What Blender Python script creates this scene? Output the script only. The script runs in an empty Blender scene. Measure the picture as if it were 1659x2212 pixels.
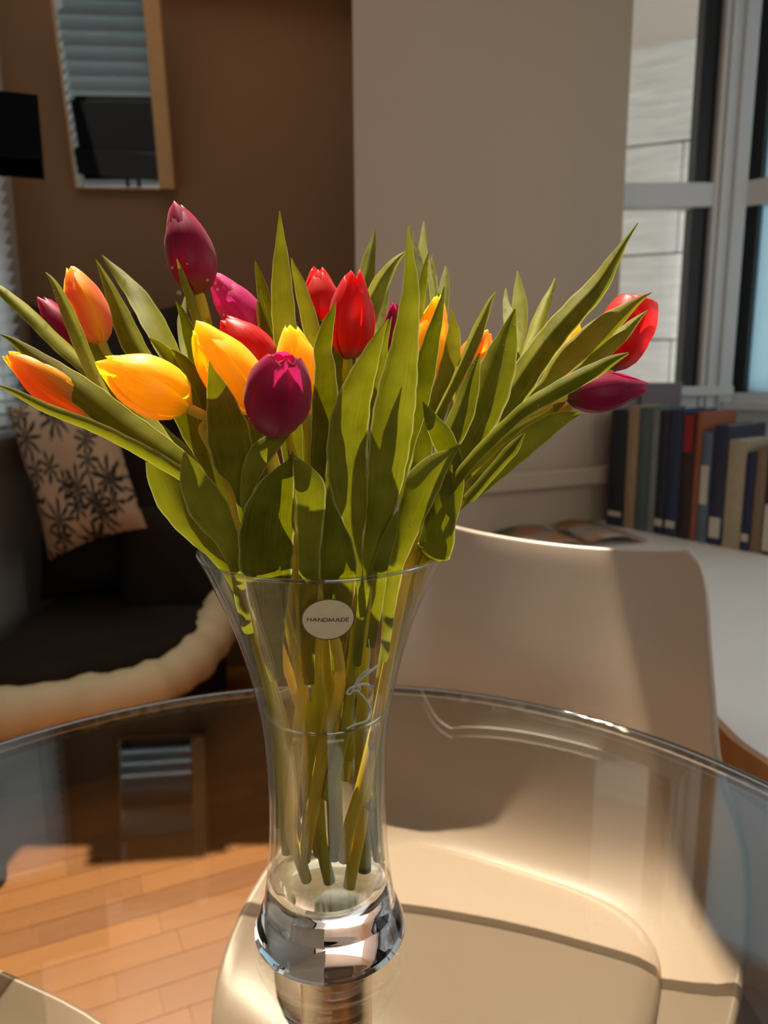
import bpy, bmesh, math, random
from mathutils import Vector, Matrix
random.seed(7)
SC = bpy.context.scene
COL = SC.collection
V = Vector

# ------------------------------------------------------------------ camera
W, H, F = 1659.0, 2212.0, 1662.0            # image size and focal length in pixels
CAMZ, PITCH, ROLL = 1.157, math.radians(10.95), math.radians(0.35)
CAM = V((0, 0, CAMZ))
_f = V((0, math.cos(PITCH), -math.sin(PITCH)))
_u0 = V((0, math.sin(PITCH), math.cos(PITCH)))
_r0 = V((1, 0, 0))
_r = _r0 * math.cos(ROLL) - _u0 * math.sin(ROLL)
_u = _u0 * math.cos(ROLL) + _r0 * math.sin(ROLL)
cd = bpy.data.cameras.new('camera')
cam = bpy.data.objects.new('camera', cd)
COL.objects.link(cam)
cam.matrix_world = Matrix(((_r.x, _u.x, -_f.x, 0), (_r.y, _u.y, -_f.y, 0), (_r.z, _u.z, -_f.z, CAMZ), (0, 0, 0, 1)))
cd.sensor_fit = 'VERTICAL'
cd.sensor_height = 36.0
cd.lens = F / H * 36.0
cd.clip_start = 0.02
cd.dof.use_dof = True
cd.dof.focus_distance = 0.47
cd.dof.aperture_fstop = 7.6
SC.camera = cam

# ------------------------------------------------------------------ sky, sun, exposure
world = bpy.data.worlds.new('world'); SC.world = world; world.use_nodes = True
bg = world.node_tree.nodes['Background']
bg.inputs['Color'].default_value = (0.98, 0.98, 0.96, 1)
bg.inputs['Strength'].default_value = 2.8
TO_SUN = V((-0.13, 0.415, 1.0)).normalized()
sd = bpy.data.lights.new('sun', 'SUN'); sd.energy = 14.5; sd.angle = math.radians(0.6); sd.color = (1.0, 0.89, 0.70)
so = bpy.data.objects.new('sun', sd); COL.objects.link(so)
so.rotation_euler = TO_SUN.to_track_quat('Z', 'Y').to_euler()
def portal(name, loc, normal, sx, sy):
    d = bpy.data.lights.new(name, 'AREA'); d.shape = 'RECTANGLE'; d.size = sx; d.size_y = sy
    d.cycles.is_portal = True
    o = bpy.data.objects.new(name, d); COL.objects.link(o); o.location = loc
    o.rotation_euler = (-V(normal)).to_track_quat('Z', 'Y').to_euler()
portal('portal_skylight', (-0.55 - 0.13 * 1.22, 1.75 + 0.415 * 1.22, 2.42 + 1.2), (0, 0, -1), 1.4, 2.05)
portal('portal_window_left', (-1.40, 1.85, 1.6), (1, 0, 0), 1.5, 1.3)
portal('portal_window_near', (-1.4, -0.80, 1.45), (0, 1, 0), 1.15, 1.7)
portal('portal_fill_right', (1.85, .92, 1.62), (-1, 0, 0), 1.35, 1.3)
portal('portal_fill_behind', (.5, -0.80, 1.52), (0, 1, 0), .9, .75)
portal('portal_window_far', (0.85, 2.58, 1.6), (0, -1, 0), 0.6, 1.3)
portal('portal_window_bay', (1.55, 1.95, 1.6), (-0.7, -0.7, 0), 1.0, 1.3)
SC.view_settings.view_transform = 'Standard'
SC.view_settings.look = 'None'
SC.view_settings.gamma = 1.0
SC.view_settings.use_curve_mapping = False
SC.view_settings.exposure = -0.15
SC.cycles.max_bounces = 12
SC.cycles.transparent_max_bounces = 32
SC.cycles.transmission_bounces = 12
SC.cycles.caustics_reflective = False
SC.cycles.caustics_refractive = False

# ------------------------------------------------------------------ helpers
def ray(x, y):
    return _f + _r * ((x - W / 2) / F) - _u * ((y - H / 2) / F)
def at(x, y, Y):                      # point of the room seen at pixel (x, y), Y metres in front of the camera
    d = ray(x, y); return CAM + d * (Y / d.y)
def at_z(x, y, z):
    d = ray(x, y); return CAM + d * ((z - CAMZ) / d.z)
def project(p):
    q = V(p) - CAM
    k = q.dot(_f)
    return (W / 2 + F * q.dot(_r) / k, H / 2 - F * q.dot(_u) / k)
def hw2m(h, p):
    return h / F * (V(p) - CAM).dot(_f)

def crom(pts, n):                     # Catmull-Rom through tuples
    P = [tuple(p) for p in pts]
    P = [tuple(2 * a - b for a, b in zip(P[0], P[1]))] + P + [tuple(2 * a - b for a, b in zip(P[-1], P[-2]))]
    out = []
    for i in range(1, len(P) - 2):
        p0, p1, p2, p3 = P[i - 1], P[i], P[i + 1], P[i + 2]
        for k in range(n):
            t = k / n
            out.append(tuple(0.5 * (2 * b + (c - a) * t + (2 * a - 5 * b + 4 * c - d) * t * t + (3 * b - a - 3 * c + d) * t ** 3)
                             for a, b, c, d in zip(p0, p1, p2, p3)))
    out.append(P[-2])
    return out

def empty(name, loc, label=None, cat=None, group=None):
    o = bpy.data.objects.new(name, None); COL.objects.link(o); o.location = loc
    o.empty_display_size = 0.05
    tag(o, label, cat, group)
    return o
def tag(o, label=None, cat=None, group=None, kind=None):
    if label: o['label'] = label
    if cat: o['category'] = cat
    if group: o['group'] = group
    if kind: o['kind'] = kind
    return o
def mesh_data(name, verts, faces, mat, uvs=None, smooth=True):
    me = bpy.data.meshes.new(name)
    me.from_pydata([tuple(v) for v in verts], [], faces)
    if uvs is not None:
        ul = me.uv_layers.new(name='UVMap')
        for l in me.loops:
            ul.data[l.index].uv = uvs[l.vertex_index]
    if smooth:
        me.polygons.foreach_set('use_smooth', [True] * len(me.polygons))
    if mat: me.materials.append(mat)
    me.update()
    return me
def link(name, me, parent=None):
    o = bpy.data.objects.new(name, me); COL.objects.link(o)
    if parent: o.parent = parent
    return o
def obj(name, verts, faces, mat, parent=None, uvs=None, smooth=True):
    """verts in room coordinates; stored relative to the parent's base"""
    off = V((0, 0, 0))
    q = parent
    while q is not None:
        off += q.location; q = q.parent
    vs = [V(v) - off for v in verts]
    return link(name, mesh_data(name, vs, faces, mat, uvs, smooth), parent)

class MB:
    def __init__(s): s.v = []; s.f = []
    def add(s, v, f):
        b = len(s.v); s.v += [V(x) for x in v]; s.f += [tuple(i + b for i in q) for q in f]; return s
    def box(s, x0, y0, z0, x1, y1, z1, M=None):
        vs = [V((x, y, z)) for z in (z0, z1) for y in (y0, y1) for x in (x0, x1)]
        if M is not None: vs = [M @ v for v in vs]
        return s.add(vs, [(0, 2, 3, 1), (4, 5, 7, 6), (0, 1, 5, 4), (1, 3, 7, 5), (3, 2, 6, 7), (2, 0, 4, 6)])
    def lathe(s, c, prof, n=48, cap0=False, cap1=False, closed=False):
        vs = []
        for r, z in prof:
            for k in range(n):
                a = 2 * math.pi * k / n
                vs.append((c[0] + r * math.cos(a), c[1] + r * math.sin(a), c[2] + z))
        fs = []
        m = len(prof)
        for i in range(m if closed else m - 1):
            j = (i + 1) % m
            for k in range(n):
                fs.append((i * n + k, i * n + (k + 1) % n, j * n + (k + 1) % n, j * n + k))
        if cap0: fs.append(tuple(reversed(range(n))))
        if cap1: fs.append(tuple((m - 1) * n + k for k in range(n)))
        return s.add(vs, fs)
    def tube(s, pts, rad, n=8, caps=True):
        pts = [V(p) for p in pts]
        rad = rad if isinstance(rad, (list, tuple)) else [rad] * len(pts)
        t0 = (pts[1] - pts[0]).normalized()
        a = t0.cross(V((0.3, 1, 0.1))).normalized()
        vs = []
        for i, p in enumerate(pts):
            t = (pts[min(i + 1, len(pts) - 1)] - pts[max(i - 1, 0)]).normalized()
            a = (a - t * a.dot(t)).normalized(); b = t.cross(a)
            for k in range(n):
                w = 2 * math.pi * k / n
                vs.append(p + (a * math.cos(w) + b * math.sin(w)) * rad[i])
        fs = [(i * n + k, i * n + (k + 1) % n, (i + 1) * n + (k + 1) % n, (i + 1) * n + k) for i in range(len(pts) - 1) for k in range(n)]
        if caps:
            fs.append(tuple(reversed(range(n)))); fs.append(tuple((len(pts) - 1) * n + k for k in range(n)))
        return s.add(vs, fs)
    def ball(s, c, r, sc=(1, 1, 1), n=8, m=5):
        c = V(c); vs = [c + V((0, 0, -r * sc[2]))]
        for i in range(1, m):
            ph = math.pi * i / m - math.pi / 2
            for k in range(n):
                a = 2 * math.pi * k / n
                vs.append(c + V((r * sc[0] * math.cos(ph) * math.cos(a), r * sc[1] * math.cos(ph) * math.sin(a), r * sc[2] * math.sin(ph))))
        vs.append(c + V((0, 0, r * sc[2])))
        fs = [(0, 1 + (k + 1) % n, 1 + k) for k in range(n)]
        for i in range(m - 2):
            for k in range(n):
                fs.append((1 + i * n + k, 1 + i * n + (k + 1) % n, 1 + (i + 1) * n + (k + 1) % n, 1 + (i + 1) * n + k))
        e = len(vs) - 1; q = 1 + (m - 2) * n
        fs += [(q + k, q + (k + 1) % n, e) for k in range(n)]
        return s.add(vs, fs)
    def prism(s, poly, z0, z1):
        n = len(poly)
        vs = [(p[0], p[1], z0) for p in poly] + [(p[0], p[1], z1) for p in poly]
        fs = [tuple(reversed(range(n))), tuple(range(n, 2 * n))] + [(i, (i + 1) % n, n + (i + 1) % n, n + i) for i in range(n)]
        return s.add(vs, fs)
    def build(s, name, mat, parent=None, smooth=False, kind=None):
        o = obj(name, s.v, s.f, mat, parent, None, smooth)
        if kind: o['kind'] = kind
        return o
def box(name, a, b, mat, parent=None, kind=None, bevel=0.0, M=None):
    o = MB().box(*a, *b, M=M).build(name, mat, parent, kind=kind)
    if bevel:
        m = o.modifiers.new('bevel', 'BEVEL'); m.width = bevel; m.segments = 3; m.limit_method = 'ANGLE'
    return o

# ------------------------------------------------------------------ materials
MATS = {}
def newmat(name):
    m = bpy.data.materials.new(name); m.use_nodes = True
    nt = m.node_tree; nt.nodes.clear()
    out = nt.nodes.new('ShaderNodeOutputMaterial')
    MATS[name] = m
    return m, nt, out
def N(nt, typ, **kw):
    n = nt.nodes.new(typ)
    for k, v in kw.items():
        if k in n.inputs: n.inputs[k].default_value = v
        else: setattr(n, k, v)
    return n
def c4(c): return (c[0], c[1], c[2], 1)
def pbr(name, col, rough=0.6, metal=0.0, spec=0.5, noise=None, bump=None, coat=0.0, sheen=0.0):
    m, nt, out = newmat(name)
    p = N(nt, 'ShaderNodeBsdfPrincipled')
    p.inputs['Base Color'].default_value = c4(col); p.inputs['Roughness'].default_value = rough
    p.inputs['Metallic'].default_value = metal; p.inputs['Specular IOR Level'].default_value = spec
    p.inputs['Coat Weight'].default_value = coat; p.inputs['Sheen Weight'].default_value = sheen
    tc = N(nt, 'ShaderNodeTexCoord')
    if noise:
        sc_, amt = noise
        t = N(nt, 'ShaderNodeTexNoise', Scale=sc_, Detail=4.0)
        nt.links.new(tc.outputs['Object'], t.inputs['Vector'])
        mx = N(nt, 'ShaderNodeMix', data_type='RGBA')
        mx.inputs[6].default_value = c4([x * (1 - amt) for x in col]); mx.inputs[7].default_value = c4([min(1, x * (1 + amt)) for x in col])
        nt.links.new(t.outputs['Fac'], mx.inputs[0]); nt.links.new(mx.outputs[2], p.inputs['Base Color'])
    if bump:
        sc_, st = bump
        t = N(nt, 'ShaderNodeTexNoise', Scale=sc_, Detail=3.0)
        nt.links.new(tc.outputs['Object'], t.inputs['Vector'])
        b = N(nt, 'ShaderNodeBump', Strength=st, Distance=0.002)
        nt.links.new(t.outputs['Fac'], b.inputs['Height']); nt.links.new(b.outputs['Normal'], p.inputs['Normal'])
    nt.links.new(p.outputs[0], out.inputs[0])
    return m
def thin_glass(name, tint, f0=0.04, rough=0.0):
    m, nt, out = newmat(name)
    lw = N(nt, 'ShaderNodeLayerWeight', Blend=0.5)
    pw = N(nt, 'ShaderNodeMath', operation='POWER'); pw.inputs[1].default_value = 5.0
    mu = N(nt, 'ShaderNodeMath', operation='MULTIPLY_ADD'); mu.inputs[1].default_value = 1 - f0; mu.inputs[2].default_value = f0
    nt.links.new(lw.outputs['Facing'], pw.inputs[0]); nt.links.new(pw.outputs[0], mu.inputs[0])
    tr = N(nt, 'ShaderNodeBsdfTransparent', Color=c4(tint))
    gl = N(nt, 'ShaderNodeBsdfGlossy', Color=(1, 1, 1, 1), Roughness=rough)
    mx = N(nt, 'ShaderNodeMixShader')
    nt.links.new(mu.outputs[0], mx.inputs[0]); nt.links.new(tr.outputs[0], mx.inputs[1]); nt.links.new(gl.outputs[0], mx.inputs[2])
    nt.links.new(mx.outputs[0], out.inputs[0])
    return m
def refr_glass(name, col=(1, 1, 1), ior=1.5):
    m, nt, out = newmat(name)
    g = N(nt, 'ShaderNodeBsdfGlass', Color=c4(col), Roughness=0.0, IOR=ior)
    nt.links.new(g.outputs[0], out.inputs[0])
    return m

M_WALL_PIER = pbr('paint_taupe', (0.49, 0.365, 0.262), 0.8, noise=(3, 0.03), bump=(220, 0.08))
M_WALL_WARM_SHADE = pbr('paint_warm_shade', (0.165, 0.088, 0.035), 0.8, noise=(3, 0.04), bump=(220, 0.08))  # wall paint with shade and warm floor bounce mixed into its colour
M_WALL_GREY = pbr('paint_grey', (0.30, 0.28, 0.25), 0.8, noise=(3, 0.04))
M_CEIL = pbr('ceiling_white', (0.50, 0.46, 0.41), 0.9, noise=(4, 0.02))
M_TRIM = pbr('trim_white', (0.70, 0.70, 0.70), 0.45, noise=(6, 0.02))
M_SASH_DARK = pbr('sash_dark', (0.006, 0.008, 0.012), 0.5, noise=(20, 0.2))
M_BLACK = pbr('black_fabric', (0.004, 0.004, 0.005), 0.95, spec=0.1, noise=(200, 0.3))
M_BLACK_METAL = pbr('black_metal', (0.01, 0.01, 0.011), 0.4, noise=(60, 0.2))
M_OAK = pbr('oak_frame', (0.42, 0.26, 0.11), 0.5, noise=(40, 0.15))
M_WOOD_EDGE = pbr('wood_edge', (0.45, 0.23, 0.09), 0.45, noise=(25, 0.18))
M_COUNTER = pbr('counter_white', (0.88, 0.84, 0.79), 0.4, noise=(8, 0.02))
M_PANEL = pbr('panel_white', (0.66, 0.65, 0.64), 0.5, noise=(8, 0.02))
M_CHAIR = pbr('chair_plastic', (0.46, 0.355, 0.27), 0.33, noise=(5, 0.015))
M_BEECH = pbr('beech_leg', (0.5, 0.32, 0.16), 0.5, noise=(30, 0.15))
M_CHROME = pbr('chrome', (0.95, 0.90, 0.82), 0.30, metal=1.0, noise=(10, 0.03))
M_CREAM = pbr('cream_leather', (0.72, 0.55, 0.30), 0.55, noise=(6, 0.06), bump=(14, 0.9))
M_DARKSEAT = pbr('dark_seat_fabric', (0.022, 0.015, 0.010), 0.9, spec=0.15, noise=(9, 0.25), bump=(60, 0.4))
M_TABLE = thin_glass('table_glass', (0.79, 0.78, 0.75), 0.125)
M_TABLE_EDGE = thin_glass('table_glass_edge', (0.42, 0.38, 0.31), 0.10)
M_PANE = thin_glass('window_glass', (0.96, 0.98, 0.98), 0.04)
M_VASE = thin_glass('vase_glass', (0.965, 0.97, 0.955), 0.05)
M_FOOT = refr_glass('vase_foot_glass', (0.97, 0.98, 0.99), 1.46)
M_WATER = thin_glass('vase_water', (0.97, 0.97, 0.90), 0.05)
M_DROP = thin_glass('water_drop', (0.97, 0.97, 0.95), 0.13)
M_STICKER = pbr('sticker_paper', (0.98, 0.80, 0.50), 0.6, noise=(160, 0.10))
M_STICKER_EDGE = pbr('sticker_rim', (0.16, 0.10, 0.05), 0.4, noise=(60, 0.1))
M_INK = pbr('sticker_ink', (0.02, 0.015, 0.012), 0.7, noise=(60, 0.1))
M_STRING = pbr('white_string', (0.95, 0.90, 0.78), 0.9, noise=(400, 0.2))
M_PAGES = pbr('book_pages', (0.55, 0.50, 0.44), 0.9, noise=(300, 0.12))

def mirror_mat():
    m, nt, out = newmat('mirror_silver')
    g = N(nt, 'ShaderNodeBsdfGlossy', Color=(0.76, 0.80, 0.80, 1), Roughness=0.0)
    nt.links.new(g.outputs[0], out.inputs[0]); return m
M_MIRROR = mirror_mat()

def translucent_mat(name, col, trans=0.5, rough=0.5, tcol=None):
    m, nt, out = newmat(name)
    p = N(nt, 'ShaderNodeBsdfPrincipled'); p.inputs['Base Color'].default_value = c4(col); p.inputs['Roughness'].default_value = rough
    t = N(nt, 'ShaderNodeBsdfTranslucent', Color=c4(tcol or col))
    mx = N(nt, 'ShaderNodeMixShader'); mx.inputs[0].default_value = trans
    nt.links.new(p.outputs[0], mx.inputs[1]); nt.links.new(t.outputs[0], mx.inputs[2]); nt.links.new(mx.outputs[0], out.inputs[0])
    return m
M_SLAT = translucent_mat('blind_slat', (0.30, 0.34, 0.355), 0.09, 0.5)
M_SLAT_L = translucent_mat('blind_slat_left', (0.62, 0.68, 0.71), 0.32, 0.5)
M_FROST = translucent_mat('frosted_pane', (0.55, 0.72, 0.80), 0.8, 0.3, (0.62, 0.80, 0.88))

def leaf_mat():
    m, nt, out = newmat('tulip_leaf')
    uv = N(nt, 'ShaderNodeUVMap'); oi = N(nt, 'ShaderNodeObjectInfo')
    sep = N(nt, 'ShaderNodeSeparateXYZ'); nt.links.new(uv.outputs[0], sep.inputs[0])
    mp = N(nt, 'ShaderNodeMapping'); mp.inputs['Scale'].default_value = (26, 1.2, 1)
    nt.links.new(uv.outputs[0], mp.inputs['Vector'])
    ns = N(nt, 'ShaderNodeTexNoise', Scale=3.0, Detail=5.0); nt.links.new(mp.outputs[0], ns.inputs['Vector'])
    tc = N(nt, 'ShaderNodeTexCoord')
    n2 = N(nt, 'ShaderNodeTexNoise', Scale=55.0, Detail=3.0); nt.links.new(tc.outputs['Object'], n2.inputs['Vector'])
    ad = N(nt, 'ShaderNodeMath', operation='ADD'); nt.links.new(ns.outputs['Fac'], ad.inputs[0]); nt.links.new(n2.outputs['Fac'], ad.inputs[1])
    ad2 = N(nt, 'ShaderNodeMath', operation='MULTIPLY_ADD'); ad2.inputs[1].default_value = 0.5
    rr = N(nt, 'ShaderNodeMath', operation='MULTIPLY_ADD'); rr.inputs[1].default_value = 0.36; rr.inputs[2].default_value = -0.18
    nt.links.new(oi.outputs['Random'], rr.inputs[0]); nt.links.new(ad.outputs[0], ad2.inputs[0]); nt.links.new(rr.outputs[0], ad2.inputs[2])
    cr = N(nt, 'ShaderNodeValToRGB')
    cr.color_ramp.elements[0].position = 0.25; cr.color_ramp.elements[0].color = (0.080, 0.083, 0.003, 1)
    cr.color_ramp.elements[1].position = 0.75; cr.color_ramp.elements[1].color = (0.265, 0.262, 0.028, 1)
    nt.links.new(ad2.outputs[0], cr.inputs[0])
    # pale thin margin
    ab = N(nt, 'ShaderNodeMath', operation='MULTIPLY_ADD'); ab.inputs[1].default_value = 2; ab.inputs[2].default_value = -1
    nt.links.new(sep.outputs['X'], ab.inputs[0])
    a2 = N(nt, 'ShaderNodeMath', operation='ABSOLUTE'); nt.links.new(ab.outputs[0], a2.inputs[0])
    mr = N(nt, 'ShaderNodeMapRange'); mr.inputs['From Min'].default_value = 0.9; mr.inputs['From Max'].default_value = 1.0; mr.inputs['To Max'].default_value = 0.75
    nt.links.new(a2.outputs[0], mr.inputs['Value'])
    mx = N(nt, 'ShaderNodeMix', data_type='RGBA'); mx.inputs[7].default_value = (0.52, 0.53, 0.20, 1)
    nt.links.new(mr.outputs[0], mx.inputs[0]); nt.links.new(cr.outputs[0], mx.inputs[6])
    p = N(nt, 'ShaderNodeBsdfPrincipled'); p.inputs['Roughness'].default_value = 0.45; p.inputs['Specular IOR Level'].default_value = 0.25; p.inputs['IOR'].default_value = 1.22
    nt.links.new(mx.outputs[2], p.inputs['Base Color'])
    bp = N(nt, 'ShaderNodeBump', Strength=0.25, Distance=0.0006); nt.links.new(ns.outputs['Fac'], bp.inputs['Height']); nt.links.new(bp.outputs[0], p.inputs['Normal'])
    hs = N(nt, 'ShaderNodeHueSaturation', Saturation=1.08, Value=1.75); nt.links.new(mx.outputs[2], hs.inputs['Color'])
    tl = N(nt, 'ShaderNodeBsdfTranslucent'); nt.links.new(hs.outputs[0], tl.inputs['Color'])
    sh = N(nt, 'ShaderNodeMixShader'); sh.inputs[0].default_value = 0.27
    nt.links.new(p.outputs[0], sh.inputs[1]); nt.links.new(tl.outputs[0], sh.inputs[2]); nt.links.new(sh.outputs[0], out.inputs[0])
    return m
M_LEAF = leaf_mat()

def stem_mat(name, lo, hi):
    m, nt, out = newmat(name)
    tc = N(nt, 'ShaderNodeTexCoord')
    mp = N(nt, 'ShaderNodeMapping'); mp.inputs['Scale'].default_value = (120, 120, 14)
    nt.links.new(tc.outputs['Object'], mp.inputs['Vector'])
    ns = N(nt, 'ShaderNodeTexNoise', Scale=1.0, Detail=4.0); nt.links.new(mp.outputs[0], ns.inputs['Vector'])
    cr = N(nt, 'ShaderNodeValToRGB')
    cr.color_ramp.elements[0].position = 0.3; cr.color_ramp.elements[0].color = c4(lo)
    cr.color_ramp.elements[1].position = 0.7; cr.color_ramp.elements[1].color = c4(hi)
    nt.links.new(ns.outputs['Fac'], cr.inputs[0])
    p = N(nt, 'ShaderNodeBsdfPrincipled'); p.inputs['Roughness'].default_value = 0.5; p.inputs['Specular IOR Level'].default_value = 0.2
    nt.links.new(cr.outputs[0], p.inputs['Base Color'])
    tl = N(nt, 'ShaderNodeBsdfTranslucent'); nt.links.new(cr.outputs[0], tl.inputs['Color'])
    sh = N(nt, 'ShaderNodeMixShader'); sh.inputs[0].default_value = 0.25
    nt.links.new(p.outputs[0], sh.inputs[1]); nt.links.new(tl.outputs[0], sh.inputs[2]); nt.links.new(sh.outputs[0], out.inputs[0])
    return m
M_STEM_G = stem_mat('stem_green', (0.42, 0.37, 0.02), (0.60, 0.50, 0.045))
M_STEM_Y = stem_mat('stem_yellow', (0.74, 0.52, 0.04), (0.90, 0.68, 0.09))

def petal_mat(name, base, mid, tip, edge=None, rough=0.42, trans=0.60, tv=1.3):
    """base / mid / tip colours along the petal, edge colour along its margins"""
    m, nt, out = newmat(name)
    uv = N(nt, 'ShaderNodeUVMap'); sep = N(nt, 'ShaderNodeSeparateXYZ'); nt.links.new(uv.outputs[0], sep.inputs[0])
    cr = N(nt, 'ShaderNodeValToRGB'); e = cr.color_ramp.elements
    e[0].position = 0.02; e[0].color = c4(base); e[1].position = 1.0; e[1].color = c4(tip)
    x = e.new(0.22); x.color = c4(mid); x = e.new(0.70); x.color = c4(mid)
    nt.links.new(sep.outputs['Y'], cr.inputs[0])
    mp = N(nt, 'ShaderNodeMapping'); mp.inputs['Scale'].default_value = (18, 1.0, 1); nt.links.new(uv.outputs[0], mp.inputs['Vector'])
    ns = N(nt, 'ShaderNodeTexNoise', Scale=2.5, Detail=5.0); nt.links.new(mp.outputs[0], ns.inputs['Vector'])
    hs = N(nt, 'ShaderNodeHueSaturation'); nt.links.new(cr.outputs[0], hs.inputs['Color'])
    vv = N(nt, 'ShaderNodeMath', operation='MULTIPLY_ADD'); vv.inputs[1].default_value = 0.5; vv.inputs[2].default_value = 0.75
    nt.links.new(ns.outputs['Fac'], vv.inputs[0]); nt.links.new(vv.outputs[0], hs.inputs['Value'])
    col = hs.outputs[0]
    if edge:
        ab = N(nt, 'ShaderNodeMath', operation='MULTIPLY_ADD'); ab.inputs[1].default_value = 2; ab.inputs[2].default_value = -1
        nt.links.new(sep.outputs['X'], ab.inputs[0])
        a2 = N(nt, 'ShaderNodeMath', operation='ABSOLUTE'); nt.links.new(ab.outputs[0], a2.inputs[0])
        mr = N(nt, 'ShaderNodeMapRange'); mr.inputs['From Min'].default_value = 0.35; mr.inputs['From Max'].default_value = 0.95
        nt.links.new(a2.outputs[0], mr.inputs['Value'])
        mx = N(nt, 'ShaderNodeMix', data_type='RGBA'); mx.inputs[7].default_value = c4(edge)
        nt.links.new(mr.outputs[0], mx.inputs[0]); nt.links.new(col, mx.inputs[6]); col = mx.outputs[2]
    p = N(nt, 'ShaderNodeBsdfPrincipled'); p.inputs['Roughness'].default_value = rough
    p.inputs['Sheen Weight'].default_value = 0.15
    nt.links.new(col, p.inputs['Base Color'])
    bp = N(nt, 'ShaderNodeBump', Strength=0.3, Distance=0.0006); nt.links.new(ns.outputs['Fac'], bp.inputs['Height']); nt.links.new(bp.outputs[0], p.inputs['Normal'])
    h2 = N(nt, 'ShaderNodeHueSaturation', Value=tv); nt.links.new(col, h2.inputs['Color'])
    tl = N(nt, 'ShaderNodeBsdfTranslucent'); nt.links.new(h2.outputs[0], tl.inputs['Color'])
    sh = N(nt, 'ShaderNodeMixShader'); sh.inputs[0].default_value = trans
    nt.links.new(p.outputs[0], sh.inputs[1]); nt.links.new(tl.outputs[0], sh.inputs[2]); nt.links.new(sh.outputs[0], out.inputs[0])
    return m
PET = {
    'yellow': petal_mat('petal_yellow', (0.60, 0.52, 0.03), (0.90, 0.66, 0.012), (0.93, 0.74, 0.03)),
    'purple': petal_mat('petal_purple', (0.20, 0.10, 0.02), (0.40, 0.008, 0.085), (0.52, 0.018, 0.14)),
    'pink': petal_mat('petal_pink', (0.45, 0.08, 0.16), (0.66, 0.045, 0.30), (0.68, 0.07, 0.34)),
    'red': petal_mat('petal_red', (0.25, 0.09, 0.01), (0.66, 0.008, 0.006), (0.72, 0.012, 0.015)),
    'orange': petal_mat('petal_orange', (0.60, 0.40, 0.05), (0.74, 0.25, 0.08), (0.88, 0.58, 0.04), edge=(0.88, 0.60, 0.03)),
    'flame': petal_mat('petal_flame', (0.60, 0.30, 0.03), (0.80, 0.28, 0.012), (0.92, 0.58, 0.02), edge=(0.90, 0.55, 0.02)),
}

def plank_mat():
    m, nt, out = newmat('floor_laminate')
    oi = N(nt, 'ShaderNodeObjectInfo'); tc = N(nt, 'ShaderNodeTexCoord')
    mp = N(nt, 'ShaderNodeMapping'); mp.inputs['Scale'].default_value = (4, 60, 4); nt.links.new(tc.outputs['Object'], mp.inputs['Vector'])
    av = N(nt, 'ShaderNodeVectorMath', operation='ADD'); nt.links.new(mp.outputs[0], av.inputs[0])
    sc_ = N(nt, 'ShaderNodeMath', operation='MULTIPLY'); sc_.inputs[1].default_value = 40; nt.links.new(oi.outputs['Random'], sc_.inputs[0])
    nt.links.new(sc_.outputs[0], av.inputs[1])
    ns = N(nt, 'ShaderNodeTexNoise', Scale=1.6, Detail=6.0); nt.links.new(av.outputs[0], ns.inputs['Vector'])
    mx = N(nt, 'ShaderNodeMath', operation='MULTIPLY_ADD'); mx.inputs[1].default_value = 0.45; nt.links.new(ns.outputs['Fac'], mx.inputs[0])
    rm = N(nt, 'ShaderNodeMath', operation='MULTIPLY'); rm.inputs[1].default_value = 0.55; nt.links.new(oi.outputs['Random'], rm.inputs[0]); nt.links.new(rm.outputs[0], mx.inputs[2])
    cr = N(nt, 'ShaderNodeValToRGB')
    cr.color_ramp.elements[0].position = 0.1; cr.color_ramp.elements[0].color = (0.175, 0.054, 0.004, 1)
    cr.color_ramp.elements[1].position = 0.9; cr.color_ramp.elements[1].color = (0.31, 0.112, 0.010, 1)
    nt.links.new(mx.outputs[0], cr.inputs[0])
    p = N(nt, 'ShaderNodeBsdfPrincipled'); p.inputs['Roughness'].default_value = 0.38
    nt.links.new(cr.outputs[0], p.inputs['Base Color']); nt.links.new(p.outputs[0], out.inputs[0])
    return m
M_PLANK = plank_mat()

def block_mat():
    m, nt, out = newmat('white_split_block')
    tc = N(nt, 'ShaderNodeTexCoord'); mp = N(nt, 'ShaderNodeMapping'); mp.inputs['Scale'].default_value = (5, 5, 34); nt.links.new(tc.outputs['Object'], mp.inputs['Vector'])
    ns = N(nt, 'ShaderNodeTexNoise', Scale=1.0, Detail=4.0); nt.links.new(mp.outputs[0], ns.inputs['Vector'])
    cr = N(nt, 'ShaderNodeValToRGB')
    cr.color_ramp.elements[0].position = 0.25; cr.color_ramp.elements[0].color = (0.66, 0.69, 0.67, 1)
    cr.color_ramp.elements[1].position = 0.75; cr.color_ramp.elements[1].color = (0.92, 0.93, 0.90, 1)
    nt.links.new(ns.outputs['Fac'], cr.inputs[0])
    p = N(nt, 'ShaderNodeBsdfPrincipled'); p.inputs['Roughness'].default_value = 0.9
    b = N(nt, 'ShaderNodeBump', Strength=0.5, Distance=0.02); nt.links.new(ns.outputs['Fac'], b.inputs['Height']); nt.links.new(b.outputs[0], p.inputs['Normal'])
    nt.links.new(cr.outputs[0], p.inputs['Base Color']); nt.links.new(p.outputs[0], out.inputs[0])
    return m
M_BLOCK = block_mat()

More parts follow.
